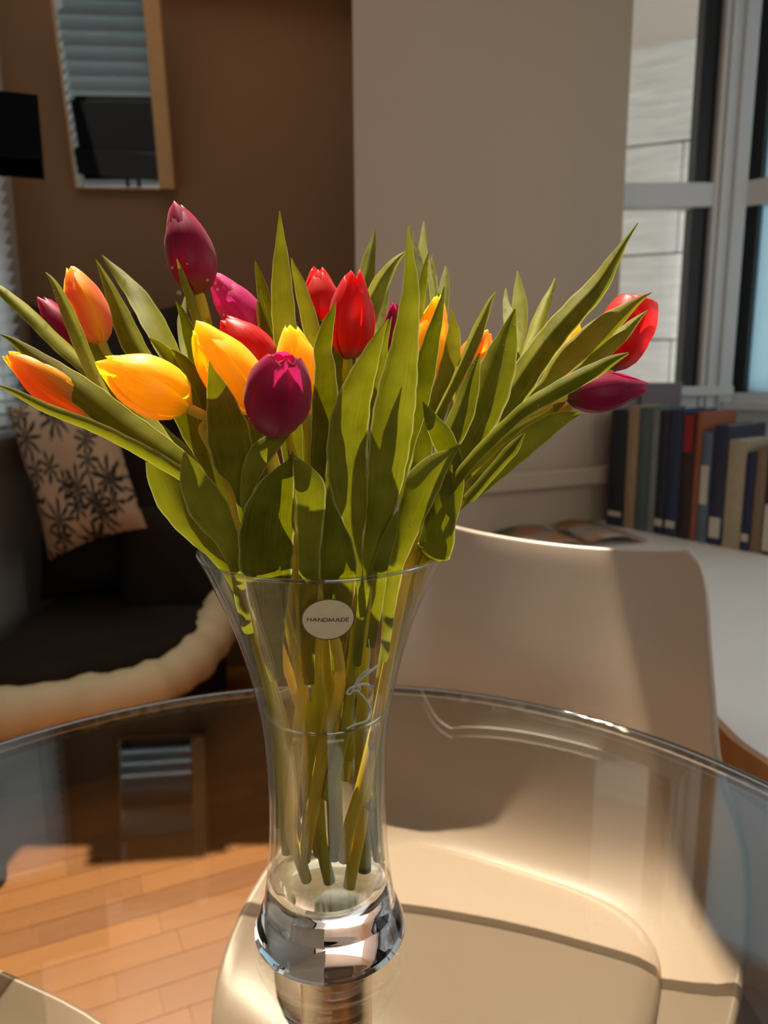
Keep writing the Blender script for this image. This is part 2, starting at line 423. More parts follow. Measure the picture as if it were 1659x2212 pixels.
def palm_mat():
    m, nt, out = newmat('palm_print_fabric')
    uv = N(nt, 'ShaderNodeUVMap')
    masks = []
    for sc_, off, spikes, rad in ((3.1, 0.0, 9.0, 0.62), (4.6, 3.7, 7.0, 0.6)):
        mp = N(nt, 'ShaderNodeMapping'); mp.inputs['Location'].default_value = (off, off * 0.7, 0); mp.inputs['Scale'].default_value = (sc_, sc_, 1)
        nt.links.new(uv.outputs[0], mp.inputs['Vector'])
        vo = N(nt, 'ShaderNodeTexVoronoi', voronoi_dimensions='2D', Scale=1.0); nt.links.new(mp.outputs[0], vo.inputs['Vector'])
        df = N(nt, 'ShaderNodeVectorMath', operation='SUBTRACT'); nt.links.new(mp.outputs[0], df.inputs[0]); nt.links.new(vo.outputs['Position'], df.inputs[1])
        sp = N(nt, 'ShaderNodeSeparateXYZ'); nt.links.new(df.outputs[0], sp.inputs[0])
        an = N(nt, 'ShaderNodeMath', operation='ARCTAN2'); nt.links.new(sp.outputs['Y'], an.inputs[0]); nt.links.new(sp.outputs['X'], an.inputs[1])
        nz = N(nt, 'ShaderNodeTexNoise', Scale=3.0); nt.links.new(mp.outputs[0], nz.inputs['Vector'])
        ml = N(nt, 'ShaderNodeMath', operation='MULTIPLY_ADD'); ml.inputs[1].default_value = spikes; nt.links.new(an.outputs[0], ml.inputs[0])
        n5 = N(nt, 'ShaderNodeMath', operation='MULTIPLY'); n5.inputs[1].default_value = 5.0; nt.links.new(nz.outputs['Fac'], n5.inputs[0]); nt.links.new(n5.outputs[0], ml.inputs[2])
        sn = N(nt, 'ShaderNodeMath', operation='SINE'); nt.links.new(ml.outputs[0], sn.inputs[0])
        th = N(nt, 'ShaderNodeMath', operation='MULTIPLY_ADD'); th.inputs[1].default_value = -4.2; th.inputs[2].default_value = 1.0
        nt.links.new(vo.outputs['Distance'], th.inputs[0])
        d = N(nt, 'ShaderNodeMath', operation='ADD'); nt.links.new(sn.outputs[0], d.inputs[0]); nt.links.new(th.outputs[0], d.inputs[1])
        s2 = N(nt, 'ShaderNodeMapRange'); s2.inputs['From Min'].default_value = -0.25; s2.inputs['From Max'].default_value = 0.15; nt.links.new(d.outputs[0], s2.inputs['Value'])
        masks.append(s2)
    mxm = N(nt, 'ShaderNodeMath', operation='MAXIMUM'); nt.links.new(masks[0].outputs[0], mxm.inputs[0]); nt.links.new(masks[1].outputs[0], mxm.inputs[1])
    mx = N(nt, 'ShaderNodeMix', data_type='RGBA'); mx.inputs[6].default_value = (0.46, 0.31, 0.19, 1); mx.inputs[7].default_value = (0.015, 0.013, 0.01, 1)
    nt.links.new(mxm.outputs[0], mx.inputs[0])
    p = N(nt, 'ShaderNodeBsdfPrincipled'); p.inputs['Roughness'].default_value = 0.9
    nt.links.new(mx.outputs[2], p.inputs['Base Color']); nt.links.new(p.outputs[0], out.inputs[0])
    return m
M_PALM = palm_mat()

def magazine_mat():
    m, nt, out = newmat('magazine_cover')
    tc = N(nt, 'ShaderNodeTexCoord')
    vo = N(nt, 'ShaderNodeTexVoronoi', Scale=14.0); nt.links.new(tc.outputs['Object'], vo.inputs['Vector'])
    sp = N(nt, 'ShaderNodeSeparateColor'); nt.links.new(vo.outputs['Color'], sp.inputs[0])
    cr = N(nt, 'ShaderNodeValToRGB'); cr.color_ramp.interpolation = 'CONSTANT'; e = cr.color_ramp.elements
    e[0].color = (0.30, 0.20, 0.15, 1); e[1].position = 0.75; e[1].color = (0.45, 0.36, 0.30, 1)
    for ps, cc in ((0.3, (0.40, 0.15, 0.05, 1)), (0.5, (0.35, 0.27, 0.22, 1)), (0.62, (0.08, 0.13, 0.04, 1))):
        x = e.new(ps); x.color = cc
    nt.links.new(sp.outputs[0], cr.inputs[0])
    p = N(nt, 'ShaderNodeBsdfPrincipled'); p.inputs['Roughness'].default_value = 0.5
    nt.links.new(cr.outputs[0], p.inputs['Base Color']); nt.links.new(p.outputs[0], out.inputs[0])
    return m
M_MAG = magazine_mat()

# ------------------------------------------------------------------ room shell
ZC = 2.42
def struct(o): o['kind'] = 'structure'; return o
FL_ANG = math.radians(25)
floor = struct(box('floor', (-2.6, -1.0, -0.06), (2.2, 3.6, -0.004), M_PLANK))
FR = Matrix.Rotation(FL_ANG, 4, 'Z')
strip_meshes = {}
def strip_mesh(L):
    if L not in strip_meshes:
        mb = MB().box(-L / 2, -0.0342, -0.003, L / 2, 0.0342, 0.0)
        strip_meshes[L] = mesh_data('plank', mb.v, mb.f, M_PLANK, smooth=False)
    return strip_meshes[L]
rnd = random.Random(3)
far = []
for row in range(-60, 60):
    yy = row * 0.07; xx = -4.2 + rnd.random() * 0.4
    while xx < 4.2:
        L = rnd.choice((0.30, 0.38, 0.46, 0.54)); c = FR @ V((xx + L / 2, yy, 0)) + V((0, 1.5, 0)); xx += L
        if not (-1.9 < c.x < 1.6 and -0.5 < c.y < 3.0): continue
        if -1.5 < c.x < -0.1 and 1.05 < c.y < 2.35 or 0.5 < c.x < 1.0 and 0.9 < c.y < 1.45:
            o = link('plank', strip_mesh(L - 0.0015), floor); o.location = c; o.rotation_euler = (0, 0, FL_ANG)
        else:
            far.append((c, L))
mb = MB()
for c, L in far:
    mb.box(-L / 2 + .0008, -0.0342, -0.003, L / 2 - .0008, 0.0342, 0.0, M=Matrix.Translation(c) @ FR)
mb.build('outer_planks', M_PLANK, floor, kind='stuff')

# ceiling round the skylight shaft, which follows the sun's slope
SX0, SX1, SY0, SY1 = -1.22, 0.12, 0.75, 2.74
cb = MB()
cb.box(-2.6, -1.0, ZC, SX0, 3.6, ZC + .1); cb.box(SX1, -1.0, ZC, 2.2, 3.6, ZC + .1)
cb.box(SX0, -1.0, ZC, SX1, SY0, ZC + .1); cb.box(SX0, SY1, ZC, SX1, 3.6, ZC + .1)
struct(cb.build('ceiling', M_CEIL))

shz = 1.15
sh = MB()
def shq(x, y, k): return (x + TO_SUN.x / TO_SUN.z * shz * k, y + TO_SUN.y / TO_SUN.z * shz * k, ZC + shz * k)
cs = [(SX0, SY0), (SX1, SY0), (SX1, SY1), (SX0, SY1)]
t_ = .03
co = [(SX0 - t_, SY0 - t_), (SX1 + t_, SY0 - t_), (SX1 + t_, SY1 + t_), (SX0 - t_, SY1 + t_)]
vs = [shq(x, y, k) for pts in (cs, co) for k in (0, 1) for x, y in pts]
for i in range(4):
    j = (i + 1) % 4
    sh.add([vs[i], vs[j], vs[4 + j], vs[4 + i], vs[8 + i], vs[8 + j], vs[12 + j], vs[12 + i]],
           [(0, 1, 2, 3), (7, 6, 5, 4), (3, 2, 6, 7), (0, 4, 5, 1), (1, 5, 6, 2), (0, 3, 7, 4)])
struct(sh.build('sky_limit_shaft', M_WOOD_EDGE))  # unseen shaft added to hold back diffuse sky while passing the sun

WX = -1.25                                  # left wall
wl = MB()
LY0, LY1, LZ0, LZ1 = 1.22, 2.60, 0.95, 2.25
wl.box(WX - .12, 1.06, 0, WX, LY0, ZC); wl.box(-2.22, 1.06, 0, WX - .12, 1.18, ZC); wl.box(-2.22, -.8, 0, -2.10, 1.06, ZC); wl.box(WX - .12, LY1, 0, WX, 2.9, ZC)
wl.box(WX - .12, LY0, 0, WX, LY1, LZ0); wl.box(WX - .12, LY0, LZ1, WX, LY1, ZC)
struct(wl.build('wall_left', M_WALL_GREY))
# back wall, turned a few degrees
BA = math.radians(6.0)
def bw(s, d=0.0):                           # s metres to the right of the corner, d metres out from the wall
    return V((WX + s * math.cos(BA) + d * math.sin(BA), 2.76 + s * math.sin(BA) - d * math.cos(BA), 0))
BM = Matrix.Translation((WX, 2.76, 0)) @ Matrix.Rotation(BA, 4, 'Z')
struct(MB().box(-0.1, 0, 0, 1.30, 0.12, ZC, M=BM).build('wall_back', M_WALL_WARM_SHADE))
# pier wall
PA, PB = V((-0.068, 2.02, 0)), V((0.705, 2.375, 0))
pd = (PB - PA).normalized(); pn = V((pd.y, -pd.x, 0))
def pier(s, d): return PA + pd * s + pn * d
PL = (PB - PA).length
pq = [pier(0, 0), pier(PL, 0), V((0.705, 2.60, 0)), V((0.5, 2.9, 0)), V((-0.068, 2.95, 0))]
struct(MB().prism([(p.x, p.y) for p in pq], 0, ZC).build('wall_pier', M_WALL_PIER))
zt = 0.845
tq = [pier(-0.0, 0.035), pier(PL + .0, 0.035), pier(PL + .0, 0.0), pier(-0.0, 0.0)]
t = struct(MB().prism([(p.x, p.y) for p in tq], zt - 0.055, zt).build('trim_1', M_WALL_PIER))
t.modifiers.new('bevel', 'BEVEL').width = 0.006
# far window wall
FY = 2.45
fw = MB()
WX0, WX1, WZ0, WZ1 = 0.705, .98, 1.08, 2.33
fw.box(0.705, FY, 0, 1.20, FY + .1, WZ0); fw.box(0.705, FY, WZ1, 1.20, FY + .1, ZC)
struct(fw.build('wall_window', M_TRIM))
# right wall (bay), beyond the frame
RA = Matrix.Translation((1.088, FY, 0)) @ Matrix.Rotation(math.radians(-48), 4, 'Z')
rb = MB().box(0, 0, 0, 0.8, .1, 1.06, M=RA).box(0, 0, 2.33, 0.8, .1, ZC, M=RA)
e0 = RA @ V((0.8, 0, 0))
rb.box(e0.x, -0.8, 0, e0.x + .1, e0.y + .05, .95); rb.box(e0.x, -0.8, 2.3, e0.x + .1, e0.y + .05, ZC)
rb.box(e0.x, -0.8, .95, e0.x + .1, .30, 2.3); rb.box(e0.x, 1.55, .95, e0.x + .1, e0.y + .05, 2.3)
struct(rb.build('wall_right', M_TRIM))
# wall behind the camera with a wide window and an opening added for fill
nb = MB()
NY = -0.68
nb.box(-2.22, NY - .1, 0, 1.9, NY, 0.96); nb.box(-2.22, NY - .1, 2.3, 1.9, NY, ZC)
nb.box(-2.22, NY - .1, .96, -1.95, NY, 2.3); nb.box(-.85, NY - .1, .96, .05, NY, 2.3); nb.box(.95, NY - .1, .96, 1.9, NY, 2.3); nb.box(.05, NY - .1, .96, .95, NY, 1.15); nb.box(.05, NY - .1, 1.9, .95, NY, 2.3)
struct(nb.build('wall_near', M_WALL_GREY))

# ------------------------------------------------------------------ windows
def window(name, parts):
    w = bpy.data.objects.new(name, None); COL.objects.link(w); w['kind'] = 'structure'
    return w
def px_x(x, Y, y=600): return at(x, y, Y).x
# window_1: far pane beside the pier
w1 = window('window_1', None)
f = FY
box('pane', (0.705, f + .050, WZ0), (.96, f + .054, WZ1), M_PANE, w1)
box('sash_stile', (.943, f + .02, WZ0), (.996, f + .075, WZ1), M_SASH_DARK, w1)
zr = at(1400, 422, f).z
box('meeting_rail', (0.705, f - .005, zr - .034), (1.000, f + .06, zr + .036), M_TRIM, w1, bevel=.005)
box('casing', (.992, f - .01, 0.66), (1.012, f + .07, WZ1 + .03), M_TRIM, w1, bevel=.006)
box('casing', (1.010, f - .02, 0.66), (1.024, f + .07, WZ1 + .03), M_TRIM, w1, bevel=.004)
box('casing', (1.022, f - .005, 0.66), (1.050, f + .07, WZ1 + .03), M_TRIM, w1, bevel=.004)
box('casing', (1.048, f - .018, 0.66), (1.091, f + .07, WZ1 + .03), M_TRIM, w1, bevel=.006)
box('sill', (0.705, f - .03, WZ0 - .03), (1.091, f + .02, WZ0), M_TRIM, w1, bevel=.004)
# window_2: bay window to the right
w2 = window('window_2', None)
box('sash_stile', (0.0, .01, 1.04), (0.042, .07, 2.33), M_SASH_DARK, w2, M=RA)
box('sash_rail', (0.0, .01, 1.035), (0.8, .07, 1.06), M_SASH_DARK, w2, M=RA)
box('pane', (0.042, .04, 1.06), (0.8, .044, 2.33), M_FROST, w2, M=RA)
box('meeting_rail', (-0.02, -.012, zr - .034), (0.8, .05, zr + .036), M_TRIM, w2, M=RA)
box('sill', (0.0, -.04, 1.01), (0.8, .02, 1.035), M_TRIM, w2, M=RA)
w5 = window('fill_window_right', None)  # unseen window added to brighten the counter and pier
box('pane', (e0.x + .05, .30, .95), (e0.x + .054, 1.55, 2.3), M_PANE, w5)
for a, b in ((.30, .35), (.90, .95), (1.50, 1.55)):
    box('window_frame', (e0.x + .02, a, .95), (e0.x + .08, b, 2.3), M_TRIM, w5)
for a, b in ((.95, 1.0), (2.25, 2.3)):
    box('window_frame', (e0.x + .02, .30, a), (e0.x + .08, 1.55, b), M_TRIM, w5)
# window_3: left window
w3 = window('window_3', None)
box('pane', (WX - .09, LY0, LZ0), (WX - .086, LY1, LZ1), M_PANE, w3)
for a, b in (((WX - .11, LY0, LZ0), (WX - .06, LY0 + .05, LZ1)), ((WX - .11, LY1 - .05, LZ0), (WX - .06, LY1, LZ1)),
             ((WX - .11, LY0, LZ0), (WX - .06, LY1, LZ0 + .05)), ((WX - .11, LY0, LZ1 - .05), (WX - .06, LY1, LZ1)), ((WX - .11, LY0, 1.58), (WX - .06, LY1, 1.63))):
    box('window_frame', a, b, M_TRIM, w3)
def blind(name, label, origin, along, width, z0, z1, pitch, tilt, mat):
    """slatted blind: origin at its left end, 'along' the slat direction"""
    r = empty(name, (origin[0], origin[1], z0), label, 'blind')
    a = V(along).normalized(); n = V((a.y, -a.x, 0))
    M = Matrix(((a.x, -n.x, 0, origin[0]), (a.y, -n.y, 0, origin[1]), (0, 0, 1, 0), (0, 0, 0, 1)))
    box('head_rail', (0, -.02, z1), (width, .03, z1 + .045), mat, r, M=M)
    box('bottom_rail', (0, -.012, z0), (width, .016, z0 + .02), mat, r, M=M)
    n_s = int((z1 - z0 - .04) / pitch)
    sw = pitch * 0.56
    mb = MB()
    ca, sa = math.cos(tilt), math.sin(tilt)
    xs = [(-sw + 2 * sw * k / 4) for k in range(5)]
    for u in (0, 1):
        for x in xs:
            h = 0.08 * sw * (1 - (x / sw) ** 2)
            mb.v.append(V((width * u, x * ca - h * sa, x * sa + h * ca)))
    mb.f = [(k, k + 1, 6 + k, 5 + k) for k in range(4)]
    R3 = M.to_3x3()
    me = mesh_data('slat', [R3 @ v for v in mb.v], mb.f, mat)
    for i in range(n_s):
        s = link('slat', me, r); s.location = (0, 0, .03 + pitch * (i + .6))
    for fx in (0.12, 0.5, 0.88) if width > .8 else (0.5,):
        box('ladder_cord', (width * fx - .002, .022, z0), (width * fx + .002, .025, z1), mat, r, M=M)
    return r
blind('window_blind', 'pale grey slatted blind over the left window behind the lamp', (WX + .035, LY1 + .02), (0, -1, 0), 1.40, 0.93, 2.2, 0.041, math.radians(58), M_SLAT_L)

# ------------------------------------------------------------------ block wall outside the far window
bwall = empty('outside_wall', (1.0, 3.4, 0)); bwall['kind'] = 'structure'
OM = Matrix.Translation((1.05, 3.45, 0)) @ Matrix.Rotation(math.radians(-24), 4, 'Z')
cz = [0.1, 0.55, 0.98]
yline = [735, 552, 315, 85]
P0 = OM @ V((0, 0, 0))
for yy in yline: cz.append(at(1400, yy, P0.y).z)
cz += [cz[-1] + .47, cz[-1] + .94]
cz.sort()
for i in range(len(cz) - 1):
    off = 0.35 * (i % 2)
    for k in range(-2, 2):
        x0 = k * 0.75 - 0.55 + off
        o = box('block', (x0, 0, cz[i] + .004), (x0 + .746, .12, cz[i + 1] - .004), M_BLOCK, bwall, M=OM, bevel=.008)
box('mortar_backing', (-2.1, .03, 0.1), (1.4, .14, cz[-1]), M_WALL_GREY, bwall, M=OM)

# ------------------------------------------------------------------ mirror and what it reflects
mz0 = at(262, 416, 2.87).z
ms0 = (at(166, 300, 2.80).x - WX); ms1 = (at(347, 300, 2.83).x - WX); ms2 = (at(379, 300, 2.83).x - WX)
mir = empty('wall_mirror', bw((ms0 + ms1) / 2) + V((0, 0, mz0)), 'oak-framed wall mirror on the back wall, reflecting a pale blind and a black lampshade', 'mirror')
# hung leaning forward a little: tilt about its bottom edge
TL = math.radians(12.0)
MMX = BM @ Matrix.Translation((0, -0.012, mz0)) @ Matrix.Rotation(TL, 4, 'X')
box('mirror_glass', (ms0, -.002, 0), (ms1, 0.0, 0.62), M_MIRROR, mir, M=MMX)
box('backing', (ms0 - .004, 0.0005, 0), (ms2, 0.010, 0.62), M_OAK, mir, M=MMX)
box('frame_stile', (ms1, -.03, -.004), (ms2, 0.0, 0.63), M_OAK, mir, M=MMX, bevel=.004)
box('frame_stile', (ms0 - .006, -.008, -.004), (ms0, 0.0, 0.63), M_OAK, mir, M=MMX)
box('frame_rail', (ms0, -.006, -.006), (ms1, 0.0, 0.0), M_OAK, mir, M=MMX)
box('frame_rail', (ms0, -.03, 0.62), (ms1, 0.0, 0.65), M_OAK, mir, M=MMX)
mnorm = (MMX.to_3x3() @ V((0, -1, 0))).normalized(); mpt = MMX @ V(((ms0 + ms1) / 2, -.002, 0.3))
def reflect_at(x, y, Y):              # room point seen in the mirror at pixel (x, y), on the plane Y
    d = ray(x, y); t = (mpt - CAM).dot(mnorm) / d.dot(mnorm); h = CAM + d * t
    d2 = d - mnorm * (2 * d.dot(mnorm)); s = (Y - h.y) / d2.y
    return h + d2 * s
def floor_lamp(label, c, z0, z1, hx, hy, turn=0.0):
    r = empty('floor_lamp', (c[0], c[1], 0), label, 'lamp')
    mb = MB(); t = .004; LM = Matrix.Translation((c[0], c[1], 0)) @ Matrix.Rotation(turn, 4, 'Z') @ Matrix.Translation((-c[0], -c[1], 0))
    for a_, b_ in (((-hx, -hy), (hx, -hy + t)), ((-hx, hy - t), (hx, hy)), ((-hx, -hy + t), (-hx + t, hy - t)), ((hx - t, -hy + t), (hx, hy - t))):
        mb.box(c[0] + a_[0], c[1] + a_[1], z0, c[0] + b_[0], c[1] + b_[1], z1, M=LM)
    mb.build('lamp_shade', M_BLACK, r)
    MB().box(c[0] - hx + t, c[1] - hy + t, z1 - .02, c[0] + hx - t, c[1] + hy - t, z1 - .017, M=LM).build('shade_diffuser', M_BLACK, r)
    MB().tube([(c[0], c[1], .02), (c[0], c[1], z1 - .018)], .009, 12).build('pole', M_BLACK_METAL, r, smooth=True)
    MB().lathe((c[0], c[1], 0), [(.055, 0), (.055, .02), (.045, .03), (.012, .04)], 40, cap0=True, cap1=True).build('lamp_base', M_BLACK_METAL, r)
    return r
Ll = 1.58
P1 = at(89, 295, Ll); aw_ = V((P1.x, P1.y, 0)).normalized(); lt_ = V((aw_.y, -aw_.x, 0))
lc = P1 - lt_ * .26 + aw_ * .09
zt_, zb_ = at(60, 205, Ll).z, at(60, 396, Ll + .20).z
floor_lamp('black box-shaded floor lamp at the left edge before the window blind', (lc.x, lc.y), zb_, zt_, .26, .09, math.atan2(lt_.y, lt_.x))
Lm = 1.45
pc = reflect_at(262, 300, Lm); hz0 = reflect_at(262, 388, Lm + .1).z; hz1 = reflect_at(262, 208, Lm - .1).z
rl = abs(reflect_at(174, 300, Lm).x - reflect_at(350, 300, Lm).x) / 2
floor_lamp('tall black box-shaded lamp seen only in the wall mirror', (pc.x, Lm), hz0, hz1, rl, .10)
# window behind the camera, seen in the mirror
w4 = window('window_4', None)
box('pane', (-1.95, NY - .06, .96), (-.85, NY - .056, 2.3), M_PANE, w4)
for a, b in (((-1.95, NY - .08, .96), (-.85, NY - .03, 1.01)), ((-1.95, NY - .08, 2.25), (-.85, NY - .03, 2.3)), ((-.90, NY - .08, .96), (-.85, NY - .03, 2.3))):
    box('window_frame', a, b, M_TRIM, w4)
w6 = window('fill_window_behind', None)  # unseen window added to lift light on the camera-facing sides
box('pane', (.05, NY - .06, 1.15), (.95, NY - .056, 1.9), M_PANE, w6)
for a, b in (((.05, NY - .08, 1.15), (.95, NY - .03, 1.2)), ((.05, NY - .08, 1.85), (.95, NY - .03, 1.9)), ((.05, NY - .08, 1.15), (.10, NY - .03, 1.9)), ((.90, NY - .08, 1.15), (.95, NY - .03, 1.9))):
    box('window_frame', a, b, M_TRIM, w6)
bl = reflect_at(178, 300, NY + .06); br = reflect_at(352, 300, NY + .06); bz = reflect_at(262, 412, NY + .06).z
xa, xb = sorted((bl.x, br.x))
print('MIRROR reflect: lamp', pc, hz0, hz1, rl, 'blind', bl, br, bz)
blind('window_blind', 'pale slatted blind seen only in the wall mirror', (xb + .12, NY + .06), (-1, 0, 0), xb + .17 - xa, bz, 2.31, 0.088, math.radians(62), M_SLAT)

# ------------------------------------------------------------------ lounge chair with cream rim
lg = empty('lounge_chair', (-0.95, 2.3, 0), 'low lounge seat with dark brown cushion inside a rounded cream leather edge', 'armchair')
path = crom([(-1.165, 1.865, .245), (-1.02, 1.90, .25), (-.81, 1.99, .25), (-.665, 2.10, .25), (-.575, 2.27, .28), (-.545, 2.45, .335), (-.56, 2.66, .40)], 8)
mb = MB(); nn = 14
rad = [.072 + .004 * math.sin(i * 1.7) + .004 * math.sin(i * .9) for i in range(len(path))]
mb.tube(path, rad, nn)
o = mb.build('cream_edge', M_CREAM, lg, smooth=True); o['label'] = 'gathered cream leather edge roll'
inner = [(p[0], p[1]) for p in path] + [(-1.165, 2.66)]
sb = MB()
def seat_z(x, y): return .33 + .05 * max(0, (y - 2.2)) + .006 * math.sin(9 * x) * math.cos(7 * y)
n = len(inner); cx = sum(p[0] for p in inner) / n; cy = sum(p[1] for p in inner) / n
rings = [(1.0, -.05), (0.97, 0.0), (.9, .025), (.7, .03), (.35, .02), (.02, .01)]
vs = []; fs = []
for k, dz in rings:
    for x, y in inner:
        X = cx + (x - cx) * k; Yq = cy + (y - cy) * k
        vs.append((X, Yq, seat_z(X, Yq) + dz))
for i in range(len(rings) - 1):
    for j in range(n):
        fs.append((i * n + j, i * n + (j + 1) % n, (i + 1) * n + (j + 1) % n, (i + 1) * n + j))
fs.append(tuple((len(rings) - 1) * n + j for j in range(n)))
obj('seat_cushion', vs, fs, M_DARKSEAT, lg)
MB().prism([(cx + (x - cx) * .93, cy + (y - cy) * .93) for x, y in inner], 0.0, .30).build('plinth', M_DARKSEAT, lg)
def cushion(name, c, ux, uy, w, h, th, mat, parent, uvscale=1.0, n=18):
    """soft pillow: c centre, ux/uy in-plane axes, w/h size, th thickness"""
    c = V(c); ux = V(ux).normalized(); uy = V(uy).normalized(); nz = ux.cross(uy).normalized()
    vs = []; uvs = []; fs = []
    for side in (1, -1):
        for j in range(n + 1):
            for i in range(n + 1):
                a = 2 * i / n - 1; b = 2 * j / n - 1
                pin = 1 - 0.07 * (1 - a * a) * (abs(b) ** 3) ; pin2 = 1 - 0.07 * (1 - b * b) * (abs(a) ** 3)
                t = ((1 - a ** 4) * (1 - b ** 4)) ** .55 * th / 2
                t *= 1 + .05 * math.sin(5 * a + 3 * b)
                vs.append(c + ux * (a * w / 2 * pin2) + uy * (b * h / 2 * pin) + nz * (t * side)); uvs.append((i / n, j / n))
    m = (n + 1) ** 2
    for s in (0, 1):
        for j in range(n):
            for i in range(n):
                q = [s * m + j * (n + 1) + i, s * m + j * (n + 1) + i + 1, s * m + (j + 1) * (n + 1) + i + 1, s * m + (j + 1) * (n + 1) + i]
                fs.append(tuple(q) if s == 0 else tuple(reversed(q)))
    return obj(name, vs, fs, mat, parent, uvs)
# tall dark back
cushion('back_cushion', (-.93, 2.61, .86), (1, .1, 0), (0, .10, 1), .50, 1.0, .17, M_DARKSEAT, lg)
cushion('arm_cushion', (-.72, 2.52, .50), (1, .05, 0), (0, .08, 1), .36, .42, .13, M_DARKSEAT, lg)
pcn = at(165, 1010, 2.40)
pl = cushion('throw_pillow', pcn, (.93, .10, .30), (-.26, .16, .95), .32, .50, .14, M_PALM, None)
tag(pl, 'beige throw pillow with black palm-leaf print on the dark lounge seat', 'pillow')

# ------------------------------------------------------------------ counter, magazine, books
ZK = 0.672
pA = at_z(1659, 1640, ZK); pB = at_z(1560, 1560, ZK)
edge = [(.62, .35), (.56, .6), (pA.x, pA.y), (pB.x, pB.y)] + [(.46, 1.25), (.36, 1.52), (.17, 1.78), (0.0, 1.93)]
edge = [(x, y) for x, y in crom(edge, 5)]
q0 = pier(0.02, .003); q1 = pier(PL, .003)
poly = edge + [(q0.x, q0.y), (q1.x, q1.y), (.71, FY - .035), (1.075, FY - .035), (1.57, 1.865), (1.60, .35)]
ct = empty('counter', (1.0, 1.6, 0), 'built-in white counter with thick wooden edge under the window', 'counter')
MB().prism(poly, ZK - .012, ZK).build('worktop', M_COUNTER, ct)
mb = MB()
nE = len(edge)
def offs(pts, d):
    out = []
    for i, p in enumerate(pts):
        a = V(pts[max(i - 1, 0)]); b = V(pts[min(i + 1, len(pts) - 1)]); t = (b - a).normalized(); nrm = V((-t.y, t.x))
        out.append((p[0] + nrm.x * d, p[1] + nrm.y * d))
    return out
e_out = offs(edge, .012); e_in = offs(edge, -.03)
vs = [(x, y, z) for pts, z in ((e_out, ZK + .001), (e_out, ZK - .062), (e_in, ZK - .062), (e_in, ZK - .013), (edge, ZK + .001)) for x, y in pts]
fs = []
for i in range(nE - 1):
    for k in range(5):
        k2 = (k + 1) % 5
        fs.append((k * nE + i, k * nE + i + 1, k2 * nE + i + 1, k2 * nE + i))
o = obj('wood_edge', vs, fs, M_WOOD_EDGE, ct, smooth=False); o['label'] = 'brown wooden front edge'
pin = offs(edge, -.20)
ppoly = pin + [(pier(.25, .01).x, pier(.25, .01).y), (pier(PL, .01).x, pier(PL, .01).y), (1.07, FY - .04), (1.56, 1.86), (1.59, .4)]
MB().prism(ppoly, 0.0, ZK - .013).build('base_panel', M_PANEL, ct)

mg = empty('magazine', (.51, 2.09, ZK), 'open magazine with orange and green pictures lying on the white counter', 'magazine')
MMg = Matrix.Translation((.51, 2.09, ZK)) @ Matrix.Rotation(math.radians(16), 4, 'Z')
for sgn in (-1, 1):
    vs = []; fs = []
    for j in range(2):
        for i in range(9):
            u = i / 8; vs.append(MMg @ V((sgn * (.004 + .175 * u), -.11 + .22 * j, .002 + .028 * math.sin(math.pi * min(1, u * .8 + .12)) * (1 - .35 * u))))
    fs = [(i, i + 1, 10 + i, 9 + i) for i in range(8)]
    o = obj('page_block', vs, fs, M_MAG, mg); m = o.modifiers.new('solid', 'SOLIDIFY'); m.thickness = .005; m.offset = 1

BK0, BK1 = V((.677, 2.285, ZK)), V((.995, 1.87, ZK))
bdir = (BK1 - BK0).normalized(); bdep = V((.80, .60, 0)).normalized()
books = [  # left px, right px, top px, cover colour, depth, label
    (1309, 1345, 884, (.012, .014, .022), .16, 'tall near-black book, first in the row beside the pier', 'white tag'),
    (1345, 1368, 876, (.36, .24, .13), .15, 'thin tan book leaning beside the first black book', None),
    (1370, 1393, 880, (.085, .115, .115), .17, 'dull teal book after the thin tan book', None),
    (1394, 1410, 886, (.20, .20, .19), .14, 'slim grey book between the teal and black spines', None),
    (1411, 1432, 886, (.015, .017, .025), .16, 'slim black book right of the slim grey one', 'tag'),
    (1433, 1460, 884, (.022, .035, .075), .18, 'dark blue book in the middle of the row', 'tag'),
    (1461, 1486, 893, (.03, .012, .012), .18, 'black book with a red band at the top of its spine', 'red'),
    (1487, 1501, 890, (.30, .085, .03), .19, 'thin rust-orange book beside the red-topped book', None),
    (1502, 1524, 932, (.11, .14, .18), .15, 'blue-grey shorter book right of the rust-orange book', 'pale'),
    (1526, 1557, 918, (.022, .024, .05), .19, 'thick navy book with a pale patch at its foot', 'foot'),
    (1558, 1596, 950, (.42, .33, .21), .17, 'broad beige book right of the thick navy book', None),
    (1597, 1617, 978, (.018, .022, .07), .15, 'small navy paperback between beige and tan spines', 'tag'),
    (1618, 1641, 966, (.25, .16, .09), .16, 'brown and tan book near the right end of the row', None),
    (1642, 1668, 956, (.10, .012, .018), .17, 'dark red book last in the row at the right edge', 'grey'),
]
def solve_t(x):
    lo, hi = -.3, 1.5
    for _ in range(40):
        mid = (lo + hi) / 2
        if project(BK0 + (BK1 - BK0) * mid)[0] < x: lo = mid
        else: hi = mid
    return lo
M_BTAG = pbr('book_tag', (.60, .52, .42), .6, noise=(60, .1))
M_BRED = pbr('book_red', (.30, .015, .018), .6, noise=(60, .1))
